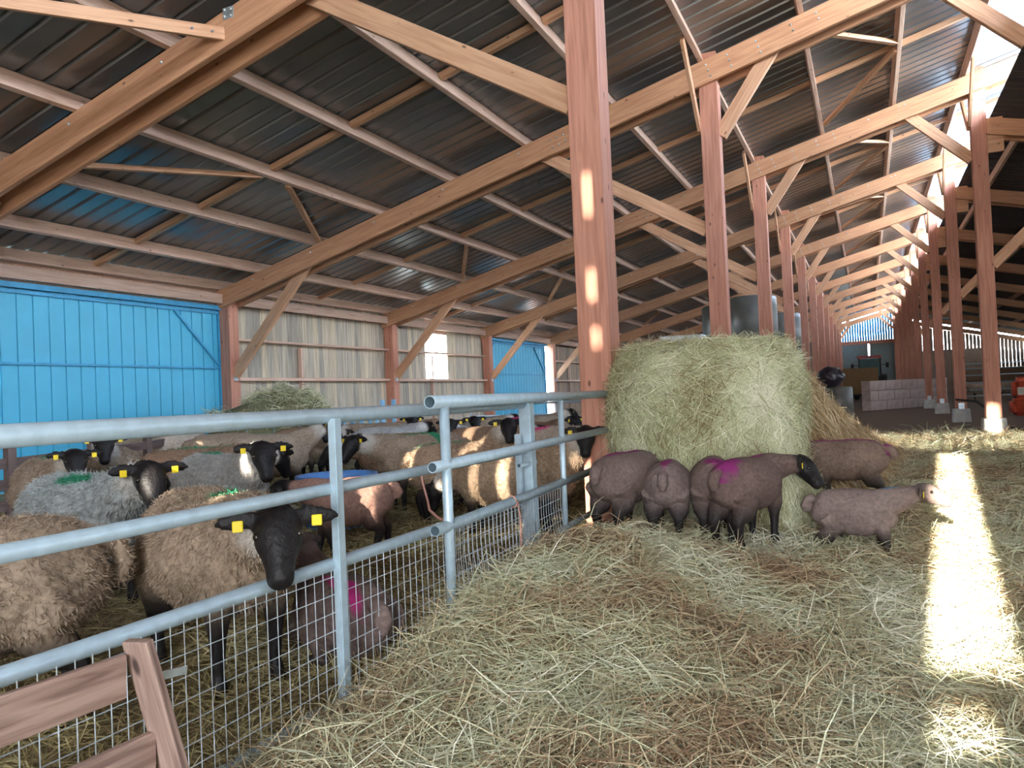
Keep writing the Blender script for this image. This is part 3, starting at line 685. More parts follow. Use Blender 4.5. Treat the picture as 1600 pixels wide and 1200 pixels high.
def flock():
    S_ = sheep
    def W(x, y, img): return img+viewang(x, y)
    # the ewe looking at us over the gate
    x, y = -.56, -3.72; wd = -22; f = facecam(x+.6, y-.25, wd)
    S_('near black-faced ewe staring at the camera over the lower gate rail, green stroke on back', x, y, 0, .97, world=wd, head=(f*.95, -46), neck=(f*.4, 12), wool=TAN, mark=GREEN, marks=((.12, .05, .05, .12), (.02, .10, .10, .035)), vox=.011, fluff=.012)
    x, y = -1.02, -4.55
    S_('big rounded ewe at the left frame edge with pale green stroke, rump to us', x, y, 178, .97, head=(-20, -40), neck=(-25, 5), wool=TAN, mark=(.05, .30, .24), marks=((.1, .02, .16, .05),), vox=.012, fluff=.013)
    S_('lamb lying in straw behind the near staring ewe, head turned right', -2.40, -2.75, 8, .60, 'lamb', pose='lie', head=(-30, -35), neck=(0, 40), wool=LAMB, vox=.014)
    S_('lamb lying behind the wire mesh under the gate with a pink stripe', -.20, -3.34, 115, .76, 'lamb', pose='lie', head=(35, -30), neck=(15, 60), wool=LAMB, mark=PINK, marks=((-.2, .08, .20, .05),), vox=.012, headdark=.55)
    S_('brown lamb trotting left behind the gate with a bright sun bar on its rump', -1.62, -1.36, 185, .74, 'lamb', head=(5, -35), neck=(0, 15), wool=(.30, .17, .13), vox=.013, steps=(.08, -.06, -.08, .10), tags=False)
    x, y = -2.62, -1.65; h = 300
    S_('grey-brown ewe facing the camera with one yellow tag, left of the blue tub', x, y, h, 1.0, head=(-22, -52), neck=(-12, 30), wool=GREYW, mark=GREEN, marks=((-.1, 0, .15, .04),), vox=.014, fluff=.016)
    S_('brown woolly ewe seen side-on with rump to the left, head hidden', -3.55, -1.0, 15, 1.02, head=(20, -60), neck=(10, 5), wool=BROWN, vox=.015, mark=GREEN, marks=((.0, 0, .3, .03),))
    S_('dark little lamb in front of the brown side-on ewe', -2.62, -2.35, 185, .58, 'lamb', wool=(.07, .045, .035), vox=.017, tags=False, head=(0, -50), neck=(0, 0))
    S_('tan ewe with black head turned right, behind the blue tub', -4.6, 1.1, 10, 1.0, head=(-25, -40), neck=(0, 35), wool=TAN, mark=GREEN, marks=((-.1, .08, .2, .04),), vox=.018)
    S_('woolly ewe back lit by the sun, leftmost of the row by the blue door', -9.0, 2.95, 175, 1.0, head=(0, -70), neck=(0, -30), wool=TAN, mark=PINK, marks=((-.35, 0, .1, .1),), vox=.022)
    S_('woolly ewe back lit by the sun, middle of the row by the blue door', -8.0, 2.85, 30, 1.0, head=(0, -70), neck=(0, -30), wool=PALE, vox=.022)
    S_('sunlit woolly ewe near the feeder, rightmost of the row by the blue door', -6.9, 2.7, 8, 1.02, head=(0, -70), neck=(0, -25), wool=TAN, vox=.022)
    S_('tan ewe in the far left corner, black face and ears level, by the slatted fence', -4.55, -1.72, 285, .98, head=(-12, -50), neck=(0, 28), wool=TAN, mark=GREEN, marks=((-.1, 0, .12, .06),), vox=.016)
    S_('fluffy grey ewe with a green stroke and black face, left side of the pen', -2.35, -3.02, 300, .97, head=(-20, -50), neck=(-5, 28), wool=(.42, .44, .42), mark=GREEN, marks=((.05, -.08, .15, .07),), vox=.013, fluff=.022)
    S_('ewe with raised black head and orange ear tags before the slatted fence', -4.95, -.75, 262, 1.0, head=(10, -48), neck=(0, 42), wool=TAN, vox=.016)
    S_('lamb seen side-on facing right with a bright pink shoulder spot, at far left', -3.35, -2.15, 10, .70, 'lamb', head=(-8, -42), neck=(0, 38), wool=LAMB, mark=(.7, .03, .3), marks=((.15, -.1, .05, .08),), vox=.015, tags=False)
    S_('brown ewe looking left with a green T stroke on the back, behind the gate', -2.35, .92, 205, 1.0, head=(18, -48), neck=(0, 18), wool=TAN, mark=GREEN, marks=((.0, 0, .25, .05), (-.12, .08, .05, .14)), vox=.014)
    x, y = -1.62, .42; wd = W(x, y, 14); f = facecam(-1.2, y, wd)
    S_('curly brown ewe side-on with head turned to the camera and big yellow tag', x, y, 0, .93, world=wd, head=(f*.98, -44), neck=(f*.45, 56), wool=(.38, .26, .175), mark=GREEN, marks=((-.1, .0, .35, .03),), vox=.012, fluff=.014)
    S_('woolly ewe with sun stripes standing behind the gate latch, head down', -.82, -.30, 160, .86, head=(0, -75), neck=(0, -30), wool=(.42, .30, .20), vox=.013, fluff=.014)
    x, y = -.42, .02; wd = W(x, y, -22)
    S_('woolly ewe beside the big post, black face over the rail with yellow tag', x-.20, y-.12, 0, .90, world=wd-13, head=(-62, -48), neck=(-5, 44), wool=(.42, .30, .20), vox=.012, fluff=.014)
    S_('pale-faced ewe with brown eye patches and pink mark, behind the gate by the post', -1.0, 1.75, 345, 1.0, head=(-45, -35), neck=(-20, 42), wool=PALE, mark=(.75, .05, .25), marks=((-.3, 0, .12, .12),), vox=.014, headdark=.0)
    # the crowd further back
    bgs = [(-5.6, 3.2, 280, TAN, None, 'black-faced ewe in the back row looking at the camera, above the second fence stile', 30), (-4.7, 3.7, 20, GREYW, None, 'grey ewe side-on in the back row behind the black-faced one', 20),
           (-5.2, 5.2, 275, PALE, None, 'ewe with white neck wool and raised dark head in the back row', 35), (-4.15, 5.1, 290, TAN, None, 'tan ewe with drooping ears facing the camera in the back row', 30),
           (-3.45, 3.7, 265, GREYW, None, 'dark-headed ewe facing the camera, just left of the round gate stile in back', 30), (-2.5, 2.75, 0, BROWN, None, 'dark brown ewe side-on with sun bars on its flank, behind the turned ewe', 10),
           (-2.3, 3.9, 320, BROWN, None, 'ewe with a yellow-tagged brown head right of the dark brown side-on one', 25), (-3.5, 6.7, 10, TAN, PINK, 'far ewe with a pink spot seen above the gate rail', 30),
           (-2.4, 7.7, 300, TAN, None, 'far ewe with a raised black head beside the aisle post', 35), (-1.3, 4.6, 200, PALE, (.75, .05, .25), 'pale ewe with a big pink mark close to the tall foreground post', 20),
           (-6.7, 4.3, 350, BROWN, None, 'brown ewe standing in front of the hay feeder', 0), (-4.9, 7.3, 15, TAN, None, 'far tan ewe behind the crowd near the blue pipes', 20),
           (-6.3, 5.9, 170, TAN, None, 'tan ewe behind the feeding ewe, rump to the right', 10), (-3.1, 1.6, 190, BROWN, None, 'brown ewe in the middle of the pen looking left, dark head low', 0),
           (-3.6, 9.2, 0, TAN, None, 'one of the farthest ewes, tan, left of the others at the back of the pen', 30), (-2.0, 9.0, 180, GREYW, None, 'one of the farthest ewes, grey, at the back of the pen', 30), (-1.1, 6.0, 350, TAN, PINK, 'ewe with a pink rump between the post and the gate, far back', 25),
           (-1.9, 5.3, 10, PALE, None, 'pale ewe behind the pale-faced one, looking right', 30), (-6.0, 6.6, 20, BROWN, None, 'far brown ewe by the plank wall', 15)]
    for (x, y, im, wl, mk, lb, npit) in bgs:
        S_(lb, x, y, im, .97, head=(0, -45), neck=(0, npit), wool=wl, mark=mk, marks=((-.3, 0, .15, .12),), vox=.018)
    # lambs at the bale
    g_ = 'lambs feeding at the hay bale'
    S_('lamb at the bale, leftmost, rump toward us and legs apart by the fence', .44, -.90, 58, .74, 'lamb', head=(0, -70), neck=(0, -20), wool=LAMB, mark=PURPLE, marks=((0, 0, .3, .05),), vox=.011, tags=False, group=g_, steps=(0, 0, .0, .05), z=.19)
    S_('second lamb from the left at the bale, small rump view with tail', .72, -.80, 84, .67, 'lamb', head=(0, -70), neck=(0, -20), wool=(.215, .16, .145), mark=PURPLE, marks=((-.05, 0, .3, .05),), vox=.011, tags=False, group=g_, z=.17)
    S_('third lamb from the left at the bale, rump view with pink-violet back', 1.03, -.72, 92, .69, 'lamb', head=(0, -70), neck=(0, -20), wool=(.205, .145, .125), mark=PURPLE, marks=((-.25, 0, .12, .10),), vox=.011, tags=False, group=g_, z=.17)
    S_('lamb with its black head turned right showing a yellow tag, at the bale corner', 1.27, -.86, 56, .72, 'lamb', head=(-62, -48), neck=(-40, 8), wool=(.165, .11, .093), mark=PURPLE, marks=((-.32, 0, .15, .12), (.15, .0, .1, .04)), vox=.010, tags=True, group=g_, z=.16)
    S_('lamb right of the bale with its head buried in the hay and purple back', 1.84, .98, 178, .70, 'lamb', head=(0, -60), neck=(0, -12), wool=(.22, .15, .115), mark=PURPLE, marks=((0, 0, .5, .06),), vox=.012, tags=False, group=g_, z=.16)
    S_('smallest lamb walking away to the right on the hay, neck stretched', 1.93, -.50, -4, .63, 'lamb', head=(0, -20), neck=(0, 22), wool=(.27, .20, .175), mark=BLUEM, marks=((.33, 0, .10, .05),), vox=.011, tags=True, group=g_, z=-.02, steps=(.08, -.06, -.06, .08), headdark=.45)
    # far right pen
    for i, (x, y, im) in enumerate([(7.3, 40, 180), (8.6, 41, 10), (9.8, 40.5, 200), (10.9, 41, 0)]):
        S_(f'pale sheep behind the bars of the right-hand pen, {ORD[i]} from the left', x, y, im, 1.1, wool=PALE, vox=.035, group='sheep in the right-hand pen', z=0)
flock()

def nfield(x, y, s, o=0): return np.array([mnoise.noise(Vector((a*s, b*s, o))) for a, b in zip(x, y)])
def clumpy(x, y, spread=.42, o=5., s=1.6): return np.clip(.52+.75*nfield(x, y, s, o)+.25*nfield(x, y, s*4, o)+rng.normal(size=len(x))*spread*.5, 0, 1)
def ground_strands(name, n, xr, yr, mt, label, Lr, wr, keep, lift=.05, power=1.6, tilt=.22):
    # more blades close to the camera, where each is larger in view
    X = rng.uniform(*xr, n*8); Y = rng.uniform(*yr, n*8)
    d = np.hypot(X-CAM.x, Y-CAM.y); pr = (2.2/np.maximum(d, 2.2))**power
    k = (rng.random(n*8) < pr) & keep(X, Y); X = X[k][:n]; Y = Y[k][:n]; n = len(X); d = np.hypot(X-CAM.x, Y-CAM.y)
    Z = np.array([H(a, b) for a, b in zip(X, Y)])+rng.random(n)**1.6*lift
    fa = 3.0*nfield(X, Y, .9, 2.2)+rng.normal(size=n)*1.0
    T = np.stack([np.cos(fa), np.sin(fa), rng.normal(size=n)*tilt], 1)
    L = (rng.uniform(*Lr, n)+(rng.random(n) < .2)*rng.uniform(0, .2, n))*(1+np.clip(d-5, 0, 10)*.05); wd = rng.uniform(*wr, n)*(1+np.clip(d-3, 0, 14)*.16)
    Z += np.abs(T[:, 2])*L*.3
    return strands(name, np.stack([X, Y, Z], 1), T, L, wd, mt, .5, np.tile([0, 0, 1.], (n, 1)), label, 'hay' if mt is M['hay'] else 'straw', rnd=clumpy(X, Y), droop=.15)
ground_strands('loose_hay', 150000, (0.12, 6.2), (-5.4, 8.5), M['hay'], 'thick carpet of loose green-gold hay covering the aisle floor', (.10, .34), (.0010, .0024), lambda x, y: (x > .2) & ((x-CAM.x) < (y-CAM.y)*.62+2.2), .07)
ground_strands('loose_hay', 14000, (1.6, 6.5), (8.0, 12.3), M['hay'], 'strip of thinner loose hay beyond the bale, before the concrete footings', (.15, .4), (.002, .004), lambda x, y: x > 1, .05, .3)
ground_strands('straw_bedding', 60000, (-7.5, 0.3), (-5.5, 5.0), M['bedding'], 'trampled dark gold straw bedding under the sheep in the pen', (.08, .26), (.0012, .003), lambda x, y: (x < .22), .04, 1.0)
# stray hay caught on the lower mesh
# ------------------------------------------------------------------ the big bale
BC = (0.80, .44); BHX, BHY, BZ0, BZ1 = .665, .72, -.02, 1.50
def bale_pt(th, z, puff=0.0):
    c, s_ = math.cos(th), math.sin(th); e = 4.2
    r = 1/((abs(c)**e+abs(s_)**e)**(1/e))
    t = (z-BZ0)/(BZ1-BZ0)
    k = 1.0+.05*math.sin(t*3.1)-(.09*ss(.93, 1.0, t))
    k2 = k+.20*(1-ss(0, .55, t))*max(.15, c)-.10*(1-ss(.1, .6, t))*(1 if s_ < -.3 and z < .8 else 0)*ss(-.2, .3, z-.1)
    nz = mnoise.noise(Vector((c*2.2, s_*2.2, z*2.2)))*.09+mnoise.noise(Vector((c*7, s_*7, z*7)))*.03
    rr = r*(k2+nz+puff)
    return Vector((BC[0]+BHX*rr*c, BC[1]+BHY*rr*s_, z+.05*mnoise.noise(Vector((c*3, s_*3, 9)))*t))
bale = empty('hay_bale', (BC[0], BC[1], 0), 'huge crumbling round hay bale standing at the tall post, lambs feeding at its foot', 'hay bale')
nt_, nz_ = 96, 44; V = []; Fc = []
for j in range(nz_+1):
    for i in range(nt_): V.append(bale_pt(2*math.pi*i/nt_, BZ0+(BZ1-BZ0)*j/nz_))
for j in range(nz_):
    for i in range(nt_): a, b = j*nt_+i, j*nt_+(i+1) % nt_; Fc.append((a, b, b+nt_, a+nt_))
c0 = len(V)
for q in range(1, 10):
    for i in range(nt_):
        p = V[nz_*nt_+i]; f_ = 1-q/10; V.append(Vector((BC[0]+(p.x-BC[0])*f_, BC[1]+(p.y-BC[1])*f_, p.z+.06*math.sin(q/10*1.6)+.04*mnoise.noise(Vector((p.x*f_*5, p.y*f_*5, 1))))))
for q in range(9):
    a0 = nz_*nt_ if q == 0 else c0+(q-1)*nt_; b0 = c0+q*nt_
    for i in range(nt_): Fc.append((a0+i, a0+(i+1) % nt_, b0+(i+1) % nt_, b0+i))
V.append(Vector((BC[0], BC[1], BZ1+.06))); li = len(V)-1; a0 = c0+8*nt_
for i in range(nt_): Fc.append((a0+i, a0+(i+1) % nt_, li))
pydata('packed_core', V, Fc, M['greenbase'], bale, True)
n = 62000
th = np.where(rng.random(n) < .8, rng.uniform(math.pi*.95, math.pi*2.22, n), rng.uniform(0, 2*math.pi, n)); zz = BZ0+(BZ1-BZ0)*rng.random(n)**.85
P = np.array([bale_pt(a, b, rng.random()*.035) for a, b in zip(th, zz)]); nrmv = np.stack([np.cos(th), np.sin(th), np.zeros(n)], 1)
tt = (zz-BZ0)/(BZ1-BZ0)
tang = np.stack([-np.sin(th), np.cos(th), np.zeros(n)], 1)
down = 1.25*(1-tt)+.25; horiz = rng.normal(size=n)*(.35+.9*tt)
T = tang*horiz[:, None]+np.array([0, 0, -1.])*down[:, None]+nrmv*(rng.random(n)*.35*(1-tt)+rng.normal(size=n)*.14)[:, None]
strands('hanging_hay', P, T, rng.uniform(.10, .30, n)+(rng.random(n) < .3)*rng.uniform(0, .25, n), rng.uniform(.0013, .0030, n), M['greenhay'], .5, nrmv, parent=bale, rnd=np.clip(.5+.8*nfield(th*2.0, zz, 1.3, 4.)+rng.normal(size=n)*.30, 0, 1), droop=.2)
n = 5000
a = rng.uniform(0, 2*math.pi, n); r = np.sqrt(rng.random(n)); X = BC[0]+BHX*r*np.cos(a)*.97; Y = BC[1]+BHY*r*np.sin(a)*.97
T = np.stack([rng.normal(size=n), rng.normal(size=n), rng.normal(size=n)*.3], 1)
strands('top_hay', np.stack([X, Y, BZ1+.03+rng.random(n)*.06], 1), T, rng.uniform(.08, .25, n), rng.uniform(.0015, .003, n), M['greenhay'], .6, None, parent=bale)
# heap behind the bale
def heap_h(x, y):
    rdg = 1.30*(1-min(1, max(0, (y-2.2)/7.6))**1.0)
    lf = ss(-.35, .5, x); xr = 1.62+.045*(y-2); rt_ = 1-ss(xr-.25, xr+.55+.45*ss(2, 8, y), x)
    ends = ss(.9, 1.7, y)*(1-ss(8, 10, y))
    return rdg*lf*rt_*ends+.05*mnoise.noise(Vector((x*3, y*3, 2)))-.05
heap = empty('hay_heap', (1.3, 4, 0), 'brown-gold heap of loose hay sloping down to the right behind the big bale', 'hay heap')
grid('packed_heap', [-.4+.1*i for i in range(33)], [.9+.15*i for i in range(62)], heap_h, M['brownbase'], heap)
n = 26000; X = rng.uniform(.3, 2.7, n); Y = 1.0+8.6*rng.random(n)**1.4; Z = np.array([heap_h(a, b) for a, b in zip(X, Y)]); k = Z > -.02; X, Y, Z = X[k], Y[k], Z[k]; n = len(X)
gx = np.array([(heap_h(a+.05, b)-heap_h(a-.05, b))/.1 for a, b in zip(X, Y)])
T = np.stack([np.ones(n)+rng.normal(size=n)*.5, rng.normal(size=n)*.6, gx+rng.normal(size=n)*.3], 1)
strands('loose_heap_hay', np.stack([X, Y, Z+.03+rng.random(n)*.05], 1), T, rng.uniform(.15, .45, n), rng.uniform(.002, .0045, n), M['brownhay'], .6, None, parent=heap, droop=.2)

# ------------------------------------------------------------------ gates in the left aisle row
def wiremesh(name, x0, y0, x1, y1, z0, z1, parent, sy=.05, sz=.068, r=.0019, wob=0.0):
    V = []; Fc = []; L = math.hypot(x1-x0, y1-y0)
    def add(pts):
        v, f = tubev(pts, r, 4, False); k = len(V); V.extend(v); Fc.extend([tuple(i+k for i in q) for q in f])
    def q(s, z): b = wob*math.sin(z*9)*(.5+.5*math.sin(s*5)); return (x0+(x1-x0)*s/L+b, y0+(y1-y0)*s/L+b*.6, z)
    s = 0
    while s <= L: add([q(s, z0+(z1-z0)*i/4) for i in range(5)]); s += sy
    z = z0
    while z <= z1: add([q(L*i/12, z) for i in range(13)]); z += sz
    return pydata(name, V, Fc, M['wire'], parent)
GX = 0.13
g1 = empty('field_gate', (GX, -3.9, 0), 'galvanised tube gate with square stile and welded mesh in the left foreground', 'gate')
for z, r in ((1.16, .030), (.878, .024), (.588, .025)): tube('rail', [(GX, -6.3, z), (GX, -4, z), (GX, -3.05, z), (GX, -1.95, z)], r, M['galv'], g1, 20)
tube('rail', [(GX, -6.3, .055), (GX, -2.0, .055)], .024, M['galv'], g1, 16)
box('stile', GX+.012, GX+.046, -3.83, -3.785, .03, 1.15, M['galv'], g1, .004)
box('stile', GX-.03, GX+.045, -1.94, -1.87, .2, 1.165, M['galv'], g1, .004)
box('latch_bar', GX-.02, GX+.01, -2.04, -2.0, .55, .98, M['galv'], g1, .003)
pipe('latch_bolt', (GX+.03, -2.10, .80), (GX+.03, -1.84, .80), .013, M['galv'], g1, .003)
wiremesh('wire_mesh', GX+.02, -6.2, GX+.02, -2.0, .07, .575, g1)
g2 = empty('field_gate', (.27, -1.6, 0), 'second galvanised tube gate with open pipe ends, leading to the tall post', 'gate')
def gx2(y): return .27-.055*(y+3.29)
for z, r in ((1.195, .030), (.905, .025), (.625, .026)):
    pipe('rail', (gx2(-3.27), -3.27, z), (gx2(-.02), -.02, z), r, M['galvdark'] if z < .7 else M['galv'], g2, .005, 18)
for y_, zb in ((-3.13, .12), (-1.40, .12)): tube('stile', [(gx2(y_), y_, zb), (gx2(y_), y_, 1.17)], .024 if y_ < -3 else .019, M['galv'], g2, 16)
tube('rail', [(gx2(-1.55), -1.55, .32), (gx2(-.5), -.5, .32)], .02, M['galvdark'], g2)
wiremesh('wire_mesh', gx2(-3.1), -3.1, gx2(-1.45), -1.45, .1, .60, g2, .05, .07, wob=.012)
for y_ in (-2.35,):
    tube('twine', [(gx2(y_)+.03*math.cos(a_), y_+.003*a_, .625+.032*math.sin(a_)) for a_ in [i*.5 for i in range(14)]]+[(gx2(y_)+.035, y_+.03, .55-.05*i) for i in range(5)], .004, M['twine'], g2, 6)
tag(tube('rope_end', [(-1.46, -.56, .62), (-1.44, -.56, .50), (-1.41, -.55, .37), (-1.38, -.57, .28), (-1.28, -.60, .22), (-1.22, -.6, .2)], [.007, .009, .010, .012, .013, .012], M['twine'], None, 8), 'pink rope hanging down in front of the curly brown ewe', 'rope')
# timber hurdle at the bottom left
hp = empty('timber_hurdle', (.35, -5.1, 0), 'weathered wooden hurdle frame leaning at the gate in the bottom left corner', 'hurdle')
beam('upright', (.44, -4.77, .0), (.38, -4.90, .645), 0.025, 0.088, M['pallet'], hp, .003, up=(1, 0, 0))
beam('board', (.40, -5.75, .60), (.355, -4.92, .562), 0.022, 0.105, M['pallet'], hp, .003)
beam('board', (.42, -5.75, .40), (.375, -4.86, .355), 0.022, 0.105, M['pallet'], hp, .003)
beam('bracket', (.40, -4.885, .548), (.40, -4.77, .532), 0.022, .006, M['bolt'], hp, .002, up=(1, 0, 0)); lathe('screw', [(.008, 0), (.006, -.012)], M['white'], (.405, -4.87, .546), hp, 8, axis='y')
# ------------------------------------------------------------------ pen furniture
fe = empty('slatted_fence', (-6.3, .2, 0), 'dark wooden slatted fence panels standing before the blue door at the far left', 'fence')
FP = [(-6.15, -2.9), (-6.15, -1.05), (-6.75, .35), (-7.45, 1.75), (-8.9, 3.9)]
for (a, b) in zip(FP[:-1], FP[1:]):
    for z in (.30, .52, .74, .96): beam('slat', (a[0], a[1], z), (b[0], b[1], z), .025, .11, M['fencewood'], fe, .002)
for p in FP: beam('post', (p[0], p[1], .0), (p[0], p[1], 1.08), .09, .09, M['fencewood'], fe, .003, up=(1, 0, 0))
tag(tube('steel_bar', [(-6.05, -1.3, .05), (-6.2, -1.15, 1.0)], .018, M['galv'], None, 10), 'thin steel bar leaning against the slatted fence at the left edge', 'bar')
tag(tube('steel_bar', [(-6.6, .45, .15), (-6.75, .3, 1.05)], .018, M['galv'], None, 10), 'thin steel bar leaning on the slatted fence behind the lamb with the pink spot', 'bar')
def tub(loc, r, h, m, lab):
    e = empty('feed_tub', loc, lab, 'tub')
    o = lathe('body', [(r*.8, 0), (r*.97, h*.9), (r*1.05, h*.9), (r*1.05, h), (r*.97, h), (r*.93, h*.93), (r*.76, .05), (0.001, .05)], m, loc, e)
    return e
tub((-2.5, -.35, .08), .36, .48, M['bluetub'], 'blue round tub behind the head of the trotting lamb')
tub((-5.5, .5, .08), .32, .34, M['white'], 'white round tub behind the fence lamb near the brown side-on ewe')
# feeder with hay
fd = empty('hay_feeder', (-8.0, 4.9, 0), 'round feeder heaped with green hay in front of the left wall post', 'feeder')
V = []; Fc = []; nn2 = 40
def fpt(a, t):
    k = mnoise.noise(Vector((math.cos(a)*1.6, math.sin(a)*1.6, t*3)))*.16
    zz = [.2, .5, .95, 1.12, 1.3, 1.42, 1.5][t]; rr = [.9, .95, 1.02, .95, .62, .45, .05][t]
    off = (.12, .25) if t > 3 else (0, 0)
    return Vector((-8+off[0]+math.cos(a)*rr*(1+k)*1.0, 4.9+off[1]+math.sin(a)*rr*(1+k)*1.05, zz+k*.4))
for t in range(7):
    for i in range(nn2): V.append(fpt(2*math.pi*i/nn2, t))
for t in range(6):
    for i in range(nn2): a, b = t*nn2+i, t*nn2+(i+1) % nn2; Fc.append((a, b, b+nn2, a+nn2))
pydata('hay_pile', V, Fc, M['greenbase'], fd, True)
n = 6000; ii = rng.integers(0, len(V), n); P = np.array([V[i] for i in ii])+rng.normal(size=(n, 3))*.05
T = rng.normal(size=(n, 3))*np.array([1, 1, .5]); strands('loose_hay', P, T, rng.uniform(.12, .35, n), rng.uniform(.003, .006, n), M['greenhay'], .6, None, parent=fd)
for z in (.35, .75, 1.0): tube('hoop', [(-8+1.12*math.cos(a), 4.9+1.12*math.sin(a), z) for a in [i*math.pi/16 for i in range(33)]], .018, M['galvdark'], fd, 8)
for i in range(16): a = i*math.pi/8; tube('bar', [(-8+1.12*math.cos(a), 4.9+1.12*math.sin(a), .05), (-8+1.12*math.cos(a), 4.9+1.12*math.sin(a), 1.0)], .014, M['galvdark'], fd, 6)
# light-blue handling rails by the wall
bp = empty('pipe_rack', (-8.6, 9.6, 0), 'pale blue pipe rack with curled loops standing by the plank wall', 'rack')
for i, y_ in enumerate((8.2, 8.55, 8.9)):
    tube('loop', [(-8.7, y_-.16, .2), (-8.7, y_-.16, .92)]+[(-8.7, y_-.16*math.cos(a), .92+.14*math.sin(a)) for a in [j*math.pi/8 for j in range(1, 9)]]+[(-8.7, y_+.16, .6)], .05, M['bluepipe'], bp, 10)
for y_, x_ in ((9.3, -8.7), (9.25, -8.35)): tube('upright', [(x_, y_+.3, .02), (x_, y_+.3, 1.28)], .055, M['bluepipe'], bp, 12)
tube('upright', [(-8.7, 9.35, .02), (-8.7, 9.35, 1.1)], .045, M['bluepipe'], bp, 12)
for i, y_ in enumerate((10.5, 10.8)): tube('loop', [(-8.6, y_-.16, .2), (-8.6, y_-.16, .95)]+[(-8.6, y_-.16*math.cos(a), .95+.13*math.sin(a)) for a in [j*math.pi/8 for j in range(1, 9)]]+[(-8.6, y_+.16, .6)], .045, M['bluepipe'], bp, 10)
tube('base_rail', [(-8.7, 8.0, .22), (-8.7, 11, .22)], .04, M['bluepipe'], bp, 10)
# far gate at the back of the pen
def bargate(x0, y0, x1, y1, zs, lab, group=None, nst=2, m=None):
    e = empty('pen_gate', ((x0+x1)/2, (y0+y1)/2, 0), lab, 'gate', group); m = m or M['galv']
    for z in zs: tube('rail', [(x0, y0, z), (x1, y1, z)], .03, m, e, 8)
    for i in range(nst):
        t = i/(nst-1); x, y = x0+(x1-x0)*t, y0+(y1-y0)*t; tube('stile', [(x, y, .0), (x, y, zs[-1])], .026, m, e, 8)
    return e
bargate(-8.2, 13.2, -.4, 13.2, (.35, .7, 1.02, 1.16), 'low galvanised gate closing the back of the straw pen', None, 4)
G_ = 'gates of the right-hand pens'
bargate(6.2, 37.0, 10.6, 37.0, (.3, .6, .95, 1.3, 1.62, 1.85), 'bright galvanised bar gate of the right-hand pen, behind the lit post', G_, 2)
bargate(10.8, 36.5, 15.0, 36.2, (.3, .6, .95, 1.3, 1.62, 1.85), 'galvanised bar gate of the right-hand pen, running out of the frame', G_, 3)
bargate(4.9, 31.0, 5.0, 36.5, (.3, .6, .95, 1.3, 1.62, 1.85), 'dark galvanised bar gate beside the concrete block wall', G_, 9, M['galvdark'])
# wrapped silage bales
def wbale(x, y, z, r, h, lab, m='silage', group='stacked grey wrapped bales'):
    o = lathe('wrapped_bale', [(r*.2, 0), (r*.93, .01), (r, .06), (r*1.015, h*.5), (r, h-.06), (r*.93, h-.01), (r*.2, h)], M[m], (0, 0, 0)); o.location = (x, y, z); tag(o, lab, 'bale', group); return o
for nme, (x, y) in (('behind the second left-row post', (-1.85, 17.9)), ('right of the second left-row post', (-.78, 16.2)), ('behind the third left-row post', (-.62, 22.3)), ('behind the fourth left-row post', (-.75, 26.5))):
    for q, lv in enumerate(('bottom', 'middle', 'top')): wbale(x, y, .02+q*1.235, .64, 1.22, f'grey wrapped round bale, {lv} of the stack {nme}')
tag(box('white_tank', -3.1, -1.75, 14.2, 15.2, .0, 2.65, M['white'], None, .12), 'tall white tank top glimpsed left of the bale top', 'tank')
wbale(1.20, 19.6, 0, .40, 1.10, 'grey wrapped round bale on the aisle floor carrying a black film bundle', 'silage', None)
bm = bmesh.new(); bmesh.ops.create_icosphere(bm, subdivisions=4, radius=.40)
for v in bm.verts: v.co *= 1+.10*mnoise.noise(v.co*5)+.05*mnoise.noise(v.co*14); v.co.z *= .8; v.co.x *= 1.02
o = bmlink('film_bundle', bm, M['blackwrap'], None, True); o.location = (1.0, 19.4, 1.40); tag(o, 'crumpled black plastic film bundle lying on a grey bale', 'bundle')
# concrete block wall
cw = empty('block_wall', (3.5, 31, 0), 'low pinkish concrete block wall across the aisle before the tractor', 'wall')
a = Vector((1.93, 28.8, 0)); b = Vector((5.05, 33.2, 0)); d_ = (b-a).normalized(); nnv = Vector((-d_.y, d_.x, 0))
for r_i in range(3):
    nB = 5; off = (r_i % 2)*.5
    L = (b-a).length
    cuts = [0]+[L*(i+off)/nB for i in range(0 if off else 1, nB)]+[L]
    for s0, s1 in zip(cuts[:-1], cuts[1:]):
        beam('block', a+d_*(s0+.008)+Vector((0, 0, .02+.41*r_i+.2)), a+d_*(s1-.008)+Vector((0, 0, .02+.41*r_i+.2)), .4, .402, M['concretewall'], cw, .012)
# red tank
rt = empty('red_tank', (6.5, 21.5, 0), 'bright red moulded plastic tank at the right edge by the lit post', 'tank')
bm = bmesh.new(); bx(bm, 5.95, 7.25, 21.1, 22.0, .0, .52); bmesh.ops.bevel(bm, geom=bm.edges[:], offset=.10, segments=3, affect='EDGES'); bmlink('lower_body', bm, M['red'], rt, True)
bm = bmesh.new(); bx(bm, 6.0, 7.2, 21.15, 21.95, .45, 1.15); bmesh.ops.bevel(bm, geom=bm.edges[:], offset=.14, segments=3, affect='EDGES'); bmlink('upper_body', bm, M['red'], rt, True)
for xx in (6.32, 6.62, 6.92): tube('rib', [(xx, 21.12, .15), (xx, 21.12, 1.0)], .035, M['red'], rt, 8)
box('label', 6.08, 6.27, 21.10, 21.14, .62, .85, M['label'], rt); lathe('cap', [(.12, 1.13), (.12, 1.2)], M['red'], (6.6, 21.55, 0), rt, 16)
